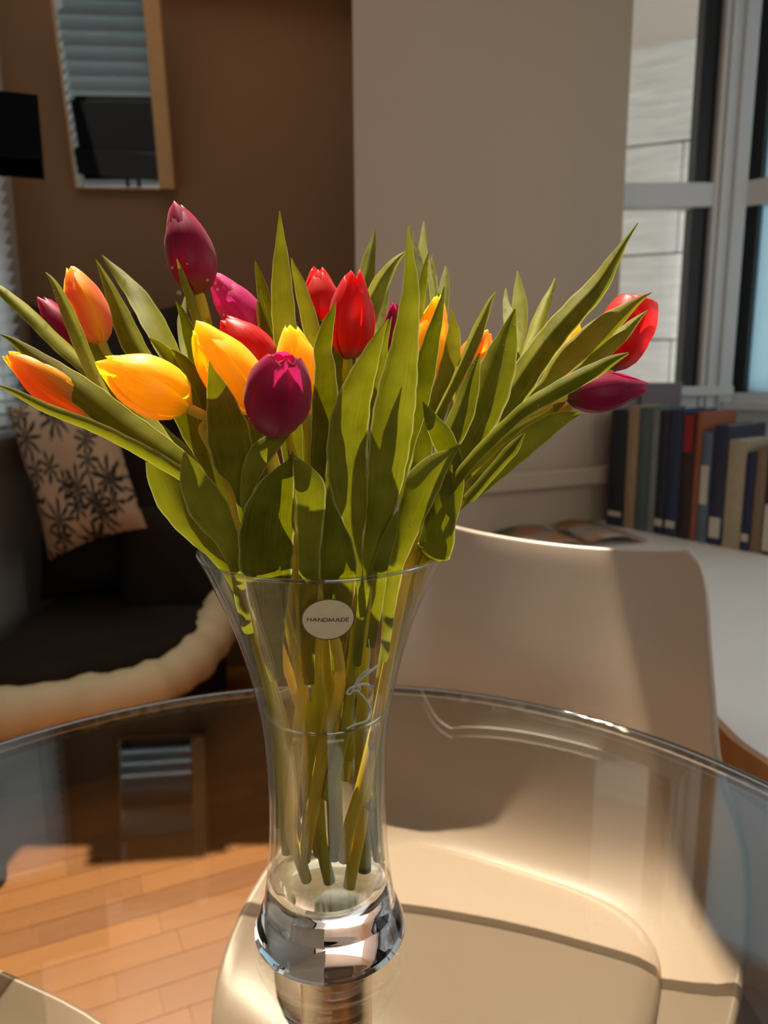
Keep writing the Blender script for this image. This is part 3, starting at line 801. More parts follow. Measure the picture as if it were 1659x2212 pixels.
for i, (xl, xrr, yt, colr, dep, lab, mark) in enumerate(books):
    t0, t1 = solve_t(xl), solve_t(xrr)
    b0 = BK0 + (BK1 - BK0) * t0; th = ((BK1 - BK0) * (t1 - t0)).length - .001
    lean = math.radians(-2.5 + 1.5 * math.sin(i * 2.1)) if i < 4 else math.radians(.6 * math.sin(i))
    hgt = at((xl + xrr) / 2, yt, b0.y).z - ZK
    bdn = V((-bdir.y, bdir.x, 0)); 
    if bdn.dot(bdep) < 0: bdn = -bdn
    MX = Matrix(((bdir.x, bdn.x, 0, b0.x), (bdir.y, bdn.y, 0, b0.y), (0, 0, 1, ZK), (0, 0, 0, 1)))
    dep = min(dep, 0.17 if i < 8 else dep)
    r = empty('book', b0, lab, 'book', 'books along the window counter')
    mc = pbr('book_cover_%d' % i, colr, .55, noise=(30, .18))
    mb = MB()
    mb.box(0, 0.0015, 0, .002, dep, hgt, M=MX); mb.box(th - .002, 0.0015, 0, th, dep, hgt, M=MX)
    # rounded spine
    nsp = 7; vs = []
    for zz in (0, hgt):
        for k in range(nsp):
            u = k / (nsp - 1); vs.append(MX @ V((th * u, .002 - .004 * math.sin(math.pi * u), zz)))
    mb.add(vs, [(k, k + 1, nsp + k + 1, nsp + k) for k in range(nsp - 1)])
    mb.build('cover', mc, r)
    MB().box(.002, .004, .003, th - .002, dep - .004, hgt - .004, M=MX).build('page_block', M_PAGES, r)
    if mark:
        zz = {'white tag': (.03, .045), 'tag': (.025, .045), 'red': (hgt * .70, hgt * .99), 'pale': (hgt * .35, hgt * .7), 'foot': (.02, .075), 'grey': (.01, .13)}[mark]
        mm = M_BRED if mark == 'red' else M_BTAG
        MB().box(th * .12, -.0035, zz[0], th * .88, -.0015, zz[1], M=MX).build('spine_band', mm, r)
# mauve book standing behind the row
r = empty('book', (.9, 2.40, ZK), 'tall mauve-grey book standing behind the others against the window', 'book', 'books along the window counter')
zq = at(1430, 827, 2.40).z
xq0, xq1 = at(1385, 850, 2.40).x, at(1470, 850, 2.40).x
box('cover', (xq0, 2.392, ZK), (xq1, 2.410, zq), pbr('book_cover_mauve', (.20, .17, .19), .6, noise=(20, .1)), r)
box('page_block', (xq0 + .004, 2.395, ZK + .002), (xq1 + .002, 2.407, zq + .001), M_PAGES, r)

# ------------------------------------------------------------------ table
TC = V((-0.062, .432, 0)); TR = .53; TZ = 0.74
tb = empty('glass_table', (TC.x, TC.y, 0), 'round clear glass table on a chrome pedestal under the vase', 'table')
MB().lathe(TC, [(TR - .014, TZ - .008), (TR - .014, TZ)], 160, cap0=True, cap1=True).build('tabletop', M_TABLE, tb)
prof = [(TR - .0139, TZ), (TR - .004, TZ), (TR - .001, TZ - .0015), (TR, TZ - .004), (TR - .001, TZ - .0065), (TR - .004, TZ - .008), (TR - .0139, TZ - .008)]
o = MB().lathe(TC, prof, 160, closed=True).build('polished_edge', M_TABLE_EDGE, tb, smooth=True)
PC = V((-0.038, .498, 0))
MB().lathe(PC, [(.0268, TZ - .022), (.0280, TZ - .020), (.0280, TZ - .0085)], 64, cap0=True, cap1=True).build('glass_plate', M_CHROME, tb, smooth=False)
MB().lathe(PC, [(.0268, .03), (.0268, TZ - .022)], 64).build('pedestal', M_CHROME, tb, smooth=True)
MB().lathe(PC, [(.26, 0), (.26, .008), (.24, .016), (.06, .03), (.0268, .05)], 96, cap0=True, cap1=True).build('pedestal_base', M_CHROME, tb, smooth=True)

# ------------------------------------------------------------------ moulded chairs
# s (metres behind seat centre), z, half width, edge lift up, edge lift forward
ROWS = [(-.245, .425, 0.209, .0, 0), (-.225, .452, 0.234, .006, 0), (-.17, .460, 0.266, .022, 0), (-.09, .458, 0.290, .042, 0), (.0, .455, 0.302, .060, 0),
        (.08, .457, 0.304, .078, .0), (.14, .468, 0.300, .094, .012), (.185, .495, 0.292, .100, .035), (.213, .54, 0.280, .085, .055), (.235, .60, 0.266, .05, .066),
        (.255, .665, 0.251, .02, .062), (.275, .73, 0.239, .01, .052), (.295, .79, 0.227, .006, .040), (.312, .84, 0.217, .004, .030), (.324, .875, 0.204, .004, .022), (.332, .893, 0.182, .004, .016)]
def make_chair(loc, yaw, label):
    r = empty('shell_chair', (0, 0, 0), label, 'chair', 'white moulded shell chairs round the glass table')
    vs = []; fs = []; nu = 20
    fine = crom(ROWS, 3)
    for s, z, hw, up, fw_ in fine:
        for i in range(nu + 1):
            u = 2 * i / nu - 1; k = abs(u) ** 2.6
            x = hw * math.sin(u * math.pi / 2) ** 1 if False else hw * u * (1 - .06 * abs(u) ** 6)
            dip = 0.012 * (abs(u) ** 2) * max(0, (z - .8) / .09)
            vs.append((x, s - fw_ * k, z + up * k + dip))
    m = nu + 1
    for j in range(len(fine) - 1):
        for i in range(nu):
            fs.append((j * m + i, j * m + i + 1, (j + 1) * m + i + 1, (j + 1) * m + i))
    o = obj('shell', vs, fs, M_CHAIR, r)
    md = o.modifiers.new('solid', 'SOLIDIFY'); md.thickness = .012; md.offset = 0; md.use_rim = True
    md = o.modifiers.new('bevel', 'BEVEL'); md.width = .005; md.segments = 3; md.limit_method = 'ANGLE'; md.angle_limit = math.radians(50)
    # seat pad
    pv = []; pf = []; na = 40
    for k, dz in ((1.0, .004), (1.02, .016), (.985, .027), (.9, .031), (.6, .030), (.05, .028)):
        for a in range(na):
            w = 2 * math.pi * a / na; c_, s_ = math.cos(w), math.sin(w)
            x = .205 * k * (abs(c_) ** .62) * (1 if c_ >= 0 else -1); y = -.035 + .175 * k * (abs(s_) ** .66) * (1 if s_ >= 0 else -1)
            pv.append((x, y, .457 + dz + .02 * (abs(x) / .25) ** 2.6))
    for j in range(5):
        for a in range(na): pf.append((j * na + a, j * na + (a + 1) % na, (j + 1) * na + (a + 1) % na, (j + 1) * na + a))
    pf.append(tuple(5 * na + a for a in range(na)))
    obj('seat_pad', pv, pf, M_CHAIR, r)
    MB().box(-.09, -.11, .435, .09, .09, .452).build('seat_bracket', M_BLACK_METAL, r)
    for sx in (-1, 1):
        for sy in (-1, 1):
            MB().tube([(sx * .09, -.01 + sy * .09, .44), (sx * .21, -.01 + sy * .20, .0)], [.017, .011], 12).build('leg', M_BEECH, r, smooth=True)
    r.location = loc; r.rotation_euler = (0, 0, yaw)
    return r
CH1 = V((.110, .810, 0)); YAW1 = math.radians(-28)
make_chair(CH1, YAW1, 'white moulded shell chair facing the table behind the vase')
make_chair(V((-.455, .436, 0)), math.radians(78), 'white moulded shell chair at the bottom left corner, only its rim in view')
def chair_px(row, u):
    s, z, hw, up, fw_ = row
    k = abs(u) ** 2.6
    p = Matrix.Rotation(YAW1, 3, 'Z') @ V((hw * u * .94, s - fw_ * k, z + up * k)) + CH1
    return [round(a) for a in project(p)]
for rw in ROWS: print('CHAIR', rw[1], chair_px(rw, -1), chair_px(rw, 0), chair_px(rw, 1))

# ------------------------------------------------------------------ vase
VC = V((-0.0415, .50, 0))
def pz(y):                                   # height of the vase axis seen at pixel row y
    d = ray(712, y); return CAMZ + d.z * (VC.y / d.y)
def pr(y, hw): 
    p = V((VC.x, VC.y, pz(y))); return hw2m(hw, p)
OUT = [(1184, 265), (1215, 249), (1260, 228), (1310, 205), (1360, 186), (1410, 170), (1460, 156), (1510, 145), (1560, 136), (1610, 130.5), (1660, 127.5), (1720, 125.5), (1780, 126), (1840, 129.5), (1890, 134.5), (1925, 139)]
outer = [(pr(y, h), pz(y)) for y, h in OUT]
ZRIM = outer[0][1]
WT = .0028
def r_at(z, prof):
    if z >= prof[0][1]: return prof[0][0] + (z - prof[0][1]) * 2.0
    for (r0, z0), (r1, z1) in zip(prof, prof[1:]):
        if z1 <= z <= z0: return r0 + (r1 - r0) * (z0 - z) / (z0 - z1)
    return prof[-1][0]
vz = empty('flower_vase', (VC.x, VC.y, TZ), 'flared clear glass vase with a round HANDMADE sticker, holding the tulips', 'vase')
ZB = pz(1898)                                # inside bottom
inner_p = [(r - WT, z) for r, z in outer if z > ZB + .004] + [(r_at(ZB, outer) - WT - .001, ZB + .003), (r_at(ZB, outer) - WT - .006, ZB)]
zwall = [q for q in outer]
ring = [(outer[0][0] - .0006, ZRIM + .0006), (outer[0][0] - WT * .5, ZRIM + .0012), (outer[0][0] - WT + .0005, ZRIM + .0006)]
wall_prof = ring[::-1] + outer                # outside wall, from the rim down
wall_prof = [(outer[0][0] - WT * .5, ZRIM + .0012)] + outer
in_prof = [(outer[0][0] - WT * .5, ZRIM + .0012)] + inner_p
C0 = (VC.x, VC.y, 0)
mbv = MB().lathe(C0, crom(wall_prof, 3), 128); mbv.lathe(C0, crom(in_prof, 3)[::-1], 128)
mbv.build('bowl', M_VASE, vz, smooth=True)
MB().lathe(C0, [(outer[0][0] - WT * .5 + .0014 * math.cos(a), ZRIM + .0002 + .0014 * math.sin(a)) for a in [2 * math.pi * k / 10 for k in range(10)]], 128, closed=True).build('rim', thin_glass('vase_rim_glass', (.80, .82, .80), .16), vz, smooth=True)
# solid foot
ft = [(pr(1925, 138.8), pz(1925)), (pr(1940, 141.5), pz(1940)), (pr(1950, 146), pz(1950)), (pr(1972, 155), pz(1972)), (.0551, .7525), (.0550, .7490), (.0525, .7455), (.0470, .7426), (.0400, .7409), (.0340, .7403)]
ft = [q for q in ft if q[1] >= TZ] 
foot_top = [(.0, ZB - .0008), (r_at(ZB, outer) * .6, ZB - .0008), (r_at(ZB, outer) - WT - .004, ZB - .0002), (r_at(pz(1908), outer) - .0004, pz(1908)), (r_at(pz(1918), outer) - .0001, pz(1918))]
fp = foot_top[1:] + crom(ft, 4)
o = MB().lathe(C0, fp, 96, cap0=True, cap1=True)
o.f[-1], o.f[-2] = tuple(reversed(o.f[-1])), tuple(reversed(o.f[-2]))
fo = o.build('foot', M_FOOT, vz, smooth=True); fo['label'] = 'thick solid glass foot'
me = fo.data; bm = bmesh.new(); bm.from_mesh(me); bmesh.ops.recalc_face_normals(bm, faces=bm.faces); bm.to_mesh(me); bm.free()
print('VASE', [(round(r, 4), round(z, 4)) for r, z in outer[:1] + ft], 'ZB', ZB)
# water
ZWAT = pz(1527)
wp = [(.001, ZWAT), (r_at(ZWAT, outer) - WT - .003, ZWAT), (r_at(ZWAT, outer) - WT - .0004, ZWAT + .0012)]
wp += [(r - WT - .0004, z) for r, z in outer if ZB + .004 < z < ZWAT - .001] + [(r_at(ZB, outer) - WT - .0065, ZB + .001)]
wt = MB().lathe(C0, wp, 96, cap0=True, cap1=True).build('water', M_WATER, None, smooth=True)
MB().lathe(C0, [(r_at(ZWAT, outer) - WT - .0012 + .0009 * math.cos(a), ZWAT + .0008 + .0009 * math.sin(a)) for a in [2 * math.pi * k / 8 for k in range(8)]], 96, closed=True).build('meniscus', thin_glass('meniscus_glint', (.8, .8, .68), .35), wt, smooth=True)
tag(wt, 'clear water standing in the lower half of the glass vase', 'water', kind='stuff')

# point on the vase front at pixel (x, y)
def on_vase(x, y, scale=1.0, add=0.0):
    d = ray(x, y); t = .30
    while t < .8:
        p = CAM + d * t
        if math.hypot(p.x - VC.x, p.y - VC.y) < r_at(p.z, outer) * scale + add: return p
        t += .0004
    return CAM + d * .46
# sticker: a disc laid on the flared wall, in (arc, height-along-wall) coordinates
sc0 = on_vase(709, 1338)
sth = math.atan2(sc0.y - VC.y, sc0.x - VC.x); sR = r_at(sc0.z, outer)
drdz = (r_at(sc0.z + .01, outer) - r_at(sc0.z - .01, outer)) / .02; sl = math.hypot(1, drdz)
def sticker_pt(u, v, d):
    z = sc0.z + v / sl; rr = r_at(z, outer) + d; a = sth + u / rr
    return V((VC.x + rr * math.cos(a), VC.y + rr * math.sin(a), z))
SRX = 59 / F * (sc0 - CAM).dot(_f)
def disc(r0, r1, d, n=64, m=6):
    vs = []; fs = []
    for j in range(m + 1):
        q = r0 + (r1 - r0) * j / m
        for k in range(n):
            a = 2 * math.pi * k / n; vs.append(sticker_pt(q * math.cos(a), q * math.sin(a), d))
    for j in range(m):
        for k in range(n): fs.append((j * n + k, j * n + (k + 1) % n, (j + 1) * n + (k + 1) % n, (j + 1) * n + k))
    return vs, fs
stk = obj('sticker', *disc(.0002, SRX * .945, .0005), M_STICKER, vz)
stk['label'] = 'round cream HANDMADE sticker'
obj('sticker_border', *disc(SRX * .94, SRX, .00045, m=2), M_STICKER_EDGE, stk)
# lettering drawn stroke by stroke
GL = {'H': (.78, [[(0, 0), (0, 1)], [(.78, 0), (.78, 1)], [(0, .5), (.78, .5)]]),
      'A': (.92, [[(0, 0), (.46, 1)], [(.46, 1), (.92, 0)], [(.17, .34), (.75, .34)]]),
      'N': (.82, [[(0, 0), (0, 1)], [(0, 1), (.82, 0)], [(.82, 0), (.82, 1)]]),
      'D': (.78, [[(0, 0), (0, 1)], [(0, 1), (.3, 1), (.58, .9), (.74, .7), (.78, .5), (.74, .3), (.58, .1), (.3, 0), (0, 0)]]),
      'M': (1.05, [[(0, 0), (.1, 1)], [(.1, 1), (.525, .1)], [(.525, .1), (.95, 1)], [(.95, 1), (1.05, 0)]]),
      'E': (.55, [[(0, 0), (0, 1)], [(0, 1), (.55, 1)], [(0, .5), (.5, .5)], [(0, 0), (.55, 0)]])}
word = 'HANDMADE'; gap = .30
tot = sum(GL[c][0] for c in word) + gap * (len(word) - 1)
LH = 2 * SRX * (90 / 118) / tot
rot = math.radians(-3.5)
mb = MB(); x = -tot / 2
for ch in word:
    w_, strokes = GL[ch]
    for st in strokes:
        pts = []
        for (a, b) in zip(st, st[1:]):
            for k in range(4): pts.append((a[0] + (b[0] - a[0]) * k / 4, a[1] + (b[1] - a[1]) * k / 4))
        pts.append(st[-1])
        vs = []
        for i, p in enumerate(pts):
            a = V(pts[max(0, i - 1)]); b = V(pts[min(len(pts) - 1, i + 1)]); t = (b - a).normalized(); nx, ny = -t.y * .075, t.x * .075
            for s_ in (-1, 1):
                X = (x + p[0] + nx * s_) * LH; Yv = (p[1] - .5 + ny * s_) * LH
                vs.append(sticker_pt(X * math.cos(rot) - Yv * math.sin(rot), X * math.sin(rot) + Yv * math.cos(rot), .0009))
        mb.add(vs, [(2 * i, 2 * i + 1, 2 * i + 3, 2 * i + 2) for i in range(len(pts) - 1)])
    x += w_ + gap
mb.build('lettering', M_INK, stk)

# string bow inside the glass
st = MB()
def strand(pts, r=.0006, sc_=.93):
    st.tube(crom([tuple(on_vase(a, b, sc_)) for a, b in pts], 6), r, 6)
strand([(764, 1484), (780, 1466), (800, 1450), (818, 1436)], .0009)
strand([(764, 1484), (776, 1462), (793, 1448), (806, 1449)], .0006)
strand([(770, 1489), (790, 1512), (801, 1536), (792, 1557), (764, 1566), (748, 1574)], .0008)
strand([(768, 1482), (757, 1486), (749, 1496), (756, 1499), (764, 1488)], .0009)
strand([(764, 1484), (782, 1478), (797, 1480)], .0010)
strand([(788, 1460), (799, 1419), (796, 1382)], .0004)
strand([(760, 1486), (772, 1480), (776, 1490), (762, 1492)], .0011)
o = st.build('string', M_STRING, None, smooth=True)
tag(o, 'thin white string tied in a small bow among the stems inside the vase', 'string')

# ------------------------------------------------------------------ tulips
def clampv(p, m=.0022):
    if p.z < ZRIM + .002:
        rm = r_at(p.z, outer) - WT - m; dx, dy = p.x - VC.x, p.y - VC.y; q = math.hypot(dx, dy)
        if q > rm: return V((VC.x + dx * rm / q, VC.y + dy * rm / q, p.z))
    return p
def place(x, y, Y):
    """point at pixel (x, y); below the rim pushed back along the line of sight until it is inside the glass"""
    p = at(x, y, Y)
    if p.z < ZRIM + .01:
        k = 0
        while k < 60:
            rm = r_at(p.z, outer) - WT - .006
            if math.hypot(p.x - VC.x, p.y - VC.y) < rm or p.y > VC.y: break
            Y += .003; p = at(x, y, Y); k += 1
    return p
def make_leaf(parent, pts, Y0, Y1, fold=.35, tw=0.0, wav=.04, Ym=None):
    """pts: (x, y, half width in px) from the base to the tip; Y0/Y1 distance at base and tip.
    fold > 0: keel towards the viewer, edges bent away; fold < 0: a trough open to the viewer"""
    fine = crom(pts, 5); n = len(fine)
    acc = [0.0]
    for a, b in zip(fine, fine[1:]): acc.append(acc[-1] + math.hypot(a[0] - b[0], a[1] - b[1]))
    L = acc[-1]
    sp = []; hw = []
    for (x, y, h), s in zip(fine, acc):
        t = s / L
        Y = Y0 + (Y1 - Y0) * t if Ym is None else Y0 * (1 - t) ** 2 + 2 * (2 * Ym - (Y0 + Y1) / 2) * t * (1 - t) + Y1 * t * t
        p = place(x, y, Y); sp.append(p); hw.append(max(.0003, hw2m(max(h, .3), p)))
    vs = []; uvs = []; NU = 8; rz = random.random() * 6
    for i in range(n):
        p = sp[i]; t = (sp[min(i + 1, n - 1)] - sp[max(i - 1, 0)]).normalized()
        view = (p - CAM).normalized()
        side = t.cross(view).normalized(); nrm = side.cross(t).normalized()
        if nrm.dot(view) < 0: nrm = -nrm                      # nrm points away from the viewer
        if side.x < 0: side = -side
        a = math.radians(tw) * math.sin(math.pi * min(1, acc[i] / L * .9 + .1))
        side2 = side * math.cos(a) + nrm * math.sin(a); nrm2 = nrm * math.cos(a) - side * math.sin(a)
        h = hw[i] / max(.35, math.cos(a))
        for k in range(NU + 1):
            u = 2 * k / NU - 1
            d = fold * h * (u * u if abs(fold) < .6 else abs(u) ** 1.15) + wav * h * math.sin(acc[i] / L * 9 + rz + 1.5 * u) * abs(u)
            q = p + side2 * (u * h * (1 + .03 * math.sin(acc[i] * .11 + rz + u * 2))) + nrm2 * d
            vs.append(clampv(q)); uvs.append((k / NU, acc[i] / L))
    m = NU + 1; fs = [(i * m + k, i * m + k + 1, (i + 1) * m + k + 1, (i + 1) * m + k) for i in range(n - 1) for k in range(NU)]
    return obj('leaf', vs, fs, M_LEAF, parent, uvs), vs, n, m
def make_bloom(parent, base, tip, hw, Yb, Yt, mat, rot=0.0, flare=0.0, nouter=3):
    b = at(base[0], base[1], Yb); t = at(tip[0], tip[1], Yt)
    ax = (t - b); L = ax.length; ax.normalize()
    R = hw2m(hw, (b + t) / 2)
    e1 = ax.cross(V((0, 1, 0))).normalized(); e2 = ax.cross(e1).normalized()
    prof = [(0, .12), (.06, .42), (.15, .72), (.28, .93), (.42, 1.0), (.58, .96), (.72, .84), (.85, .60), (.95, .38), (1.0, .22)]
    def rv(v):
        for (v0, r0), (v1, r1) in zip(prof, prof[1:]):
            if v0 <= v <= v1: 
                q = (v - v0) / (v1 - v0); return r0 + (r1 - r0) * q
        return prof[-1][1]
    NV, NU_ = 14, 8
    for k in range(6):
        out_ = k % 2 == 0
        phi0 = math.radians(rot + k * 60 + random.uniform(-5, 5)); sc_ = 1.0 if out_ else .87
        Lk = L * (random.uniform(.90, 1.0) if out_ else random.uniform(.97, 1.04))
        fl = flare * (1.0 if out_ else .5) + random.uniform(-.05, .07)
        vs = []; uvs = []
        for j in range(NV + 1):
            v = 1 - (1 - j / NV) ** 1.7
            wid = 1.08 if out_ else 1.0
            if v > .40: aw = wid * max(0.0, 1 - ((v - .40) / .602) ** 2.5) ** .5
            else: aw = wid * (.86 + .14 * v / .4)
            if v > .40: aw = min(1.45, aw / max(.3, rv(v) ** .85))
            for i in range(NU_ + 1):
                u = 2 * i / NU_ - 1
                r = R * sc_ * (rv(v) + fl * max(0, v - .5) * 2)
                r += R * .07 * (u * u) * (1 if out_ else -.3) - R * .035 * math.exp(-(u / .16) ** 2) * math.sin(math.pi * v)
                r += R * .02 * math.sin(7 * u + 5 * v + k * 2)
                a = phi0 + aw * u
                hgt = Lk * (v - .04 * u * u * v)
                q = b + ax * hgt + (e1 * math.cos(a) + e2 * math.sin(a)) * r
                vs.append(q); uvs.append((i / NU_, v))
        m = NU_ + 1
        fs = [(j * m + i, j * m + i + 1, (j + 1) * m + i + 1, (j + 1) * m + i) for j in range(NV) for i in range(NU_)]
        obj('petal', vs, fs, mat, parent, uvs)
    return b, ax
def add_drops(parent, spots):
    mb = MB()
    for p, r in spots: mb.ball(p, r, (1, 1, .9), 8, 5)
    o = mb.build('water_drops', M_DROP, parent, smooth=True); o['kind'] = 'stuff'

# lower stems inside the vase: (x, y, half width, Y), top to bottom
CH = {
 1: [(585, 1555, 8, .505), (592, 1650, 9, .505), (598, 1785, 9, .505)],
 2: [(596, 1560, 10, .50), (606, 1660, 11, .495), (616, 1760, 12, .495), (620, 1842, 12, .495)],
 3: [(655, 1420, 12, .46), (650, 1520, 13, .465), (641, 1610, 14, .468), (632, 1730, 14, .47), (630, 1805, 13, .47), (650, 1862, 13, .475), (662, 1900, 12, .48)],
 4: [(668, 1560, 11, .50), (669, 1700, 11, .50), (660, 1800, 11, .51)],
 5: [(735, 1480, 12, .455), (715, 1550, 14, .46), (701, 1605, 14, .465), (679, 1730, 14, .47), (665, 1802, 14, .475), (658, 1858, 13, .48)],
 6: [(683, 1600, 12, .49), (688, 1730, 13, .49), (695, 1828, 13, .485), (712, 1905, 13, .485)],
 7: [(752, 1530, 13, .465), (737, 1602, 15, .468), (721, 1665, 16, .47), (708, 1723, 15, .47)],
 8: [(724, 1620, 13, .50), (727, 1724, 13, .505), (731, 1850, 12, .51)],
 9: [(752, 1580, 11, .485), (748, 1635, 11, .485), (746, 1684, 10, .485)],
 10: [(820, 1540, 12, .465), (805, 1602, 14, .468), (777, 1714, 14, .47), (752, 1795, 14, .472), (743, 1858, 13, .475)],
 11: [(833, 1540, 11, .48), (825, 1602, 12, .48), (812, 1681, 13, .48), (796, 1748, 13, .48)],
 12: [(800, 1640, 13, .49), (777, 1795, 14, .488), (764, 1860, 14, .485), (754, 1917, 13, .482)],
 13: [(780, 1620, 14, .52), (788, 1763, 15, .52), (787, 1890, 15, .515)],
 14: [(812, 1600, 14, .505), (818, 1730, 15, .505), (821, 1855, 14, .505)],
 15: [(830, 1570, 8, .51), (834, 1640, 8, .51), (837, 1826, 7, .51)],
 16: [(612, 1580, 11, .52), (630, 1700, 12, .52), (645, 1840, 12, .52)],
 17: [(705, 1560, 12, .53), (715, 1700, 12, .53), (722, 1860, 12, .525)],
 18: [(650, 1540, 11, .535), (655, 1680, 12, .535), (690, 1850, 12, .53)],
}
GRP = 'mixed tulips standing in the glass vase'
# colour, base px, tip px, half width, Y base, Y tip, rot, flare, lower stem, mid stem px, yellow stem?, label
TUL = [
 ('purple', (432, 640), (381, 437), 52, .50, .505, 20, 0, 4, [(440, 700, 8, .50), (480, 900, 9, .50), (570, 1150, 9, .49)], 0, 'tall magenta tulip standing highest at upper left, dripping with water'),
 ('pink', (575, 745), (458, 590), 44, .545, .545, 35, .02, 9, [(610, 850, 8, .53), (670, 1100, 9, .51)], 0, 'shiny pink tulip leaning left, just right of the tallest magenta one'),
 ('red', (590, 815), (480, 690), 50, .505, .505, 10, .03, 8, [(625, 950, 8, .50), (680, 1150, 9, .50)], 0, 'red tulip half hidden behind the large yellow one left of centre'),
 ('yellow', (562, 892), (424, 700), 62, .455, .45, 55, .0, 3, [(590, 980, 9, .455), (635, 1150, 11, .45)], 1, 'large yellow tulip left of centre in front of the red one'),
 ('yellow', (662, 905), (630, 700), 50, .46, .46, 15, .0, 6, [(668, 1000, 9, .46), (680, 1180, 10, .46)], 0, 'yellow tulip standing upright right behind the dark purple front one'),
 ('purple', (588, 936), (616, 762), 72, .425, .398, 48, .08, 5, [(580, 990, 10, .435), (650, 1200, 11, .44), (720, 1370, 12, .445)], 1, 'dark purple tulip nearest the viewer, in front of two yellow tulips'),
 ('red', (752, 778), (764, 585), 50, .485, .48, 0, .03, 7, [(757, 840, 9, .485), (765, 1000, 9, .48), (775, 1250, 11, .465)], 0, 'red tulip in full view in the centre on an upright stem'),
 ('red', (700, 735), (688, 578), 46, .545, .545, 30, .05, 17, [(705, 850, 8, .54), (705, 1150, 9, .53)], 0, 'red tulip behind and left of the central upright red one'),
 ('purple', (848, 800), (852, 656), 30, .555, .555, 0, 0, 13, [(835, 950, 8, .55), (800, 1200, 9, .53)], 0, 'purple tulip almost hidden behind the tallest green leaf'),
 ('yellow', (922, 830), (944, 640), 40, .555, .555, 25, 0, 15, [(905, 950, 8, .55), (860, 1200, 9, .53)], 0, 'yellow tulip right of the tallest leaf, split by a green leaf'),
 ('flame', (1000, 820), (1050, 715), 34, .59, .59, 40, .05, 14, [(960, 950, 8, .57), (880, 1180, 9, .54)], 0, 'small red and orange tulip peeping out between leaves right of centre'),
 ('yellow', (1180, 830), (1252, 706), 34, .545, .545, 0, .02, 11, [(1120, 900, 8, .54), (1000, 1050, 9, .52), (900, 1230, 10, .50)], 0, 'yellow tulip half hidden by leaves beside the red one at right'),
 ('red', (1315, 800), (1385, 640), 54, .55, .56, 20, .5, 10, [(1260, 860, 9, .54), (1120, 960, 9, .52), (960, 1130, 10, .49), (880, 1330, 11, .47)], 1, 'red tulip with parted petals at the far right'),
 ('purple', (1220, 858), (1400, 836), 43, .50, .50, 75, -.03, 12, [(1185, 876, 8, .505), (1125, 906, 8, .505), (1060, 950, 9, .505), (985, 1015, 10, .50), (920, 1120, 10, .49), (870, 1280, 11, .485)], 1, 'purple tulip lying almost level at far right beneath the red one'),
 ('orange', (222, 745), (150, 573), 43, .53, .535, 62, 0, 2, [(245, 800, 8, .53), (340, 950, 9, .52), (480, 1180, 10, .505), (550, 1380, 10, .50)], 0, 'orange tulip with yellow edges standing upright at upper left'),
 ('purple', (190, 790), (88, 645), 32, .555, .56, 10, .08, 1, [(250, 870, 8, .55), (350, 1000, 8, .53), (480, 1210, 9, .51)], 0, 'magenta tulip behind leaves left of the upright orange one'),
 ('flame', (212, 900), (18, 764), 44, .475, .47, 80, .0, 16, [(290, 960, 8, .48), (380, 1060, 9, .49), (500, 1230, 10, .50)], 0, 'orange tulip at far left edge leaning away under a long leaf'),
 ('yellow', (410, 884), (218, 778), 64, .452, .44, 0, .0, 18, [(437, 930, 9, .455), (468, 990, 9, .455), (503, 1080, 10, .455), (530, 1190, 10, .45), (580, 1330, 10, .47)], 1, 'pale-edged yellow tulip leaning left over the long leaves at left'),
]
roots = []
for i, (colr, base, tip, hw, Yb, Yt, rot, fl, ch, mids, ys, lab) in enumerate(TUL):
    chain = CH[ch]
    low = place(*chain[-1][:2], chain[-1][3])
    r = empty('tulip', low, lab, 'tulip', GRP)
    roots.append(r)
    b, ax = make_bloom(r, base, tip, hw, Yb, Yt, PET[colr], rot, fl)
    pts = [(b + ax * .004, .0032), (b - ax * .012, .0030)]
    for (x, y, h, Y) in mids + chain:
        p = place(x, y, Y); pts.append((p, hw2m(h, p)))
    fine = crom([(p.x, p.y, p.z, q) for p, q in pts], 6)
    sp = [clampv(V(q[:3]), max(.0035, q[3])) for q in fine]
    MB().tube(sp, [max(.0022, q[3]) for q in fine], 10).build('stem', M_STEM_Y if ys else M_STEM_G, r, smooth=True)

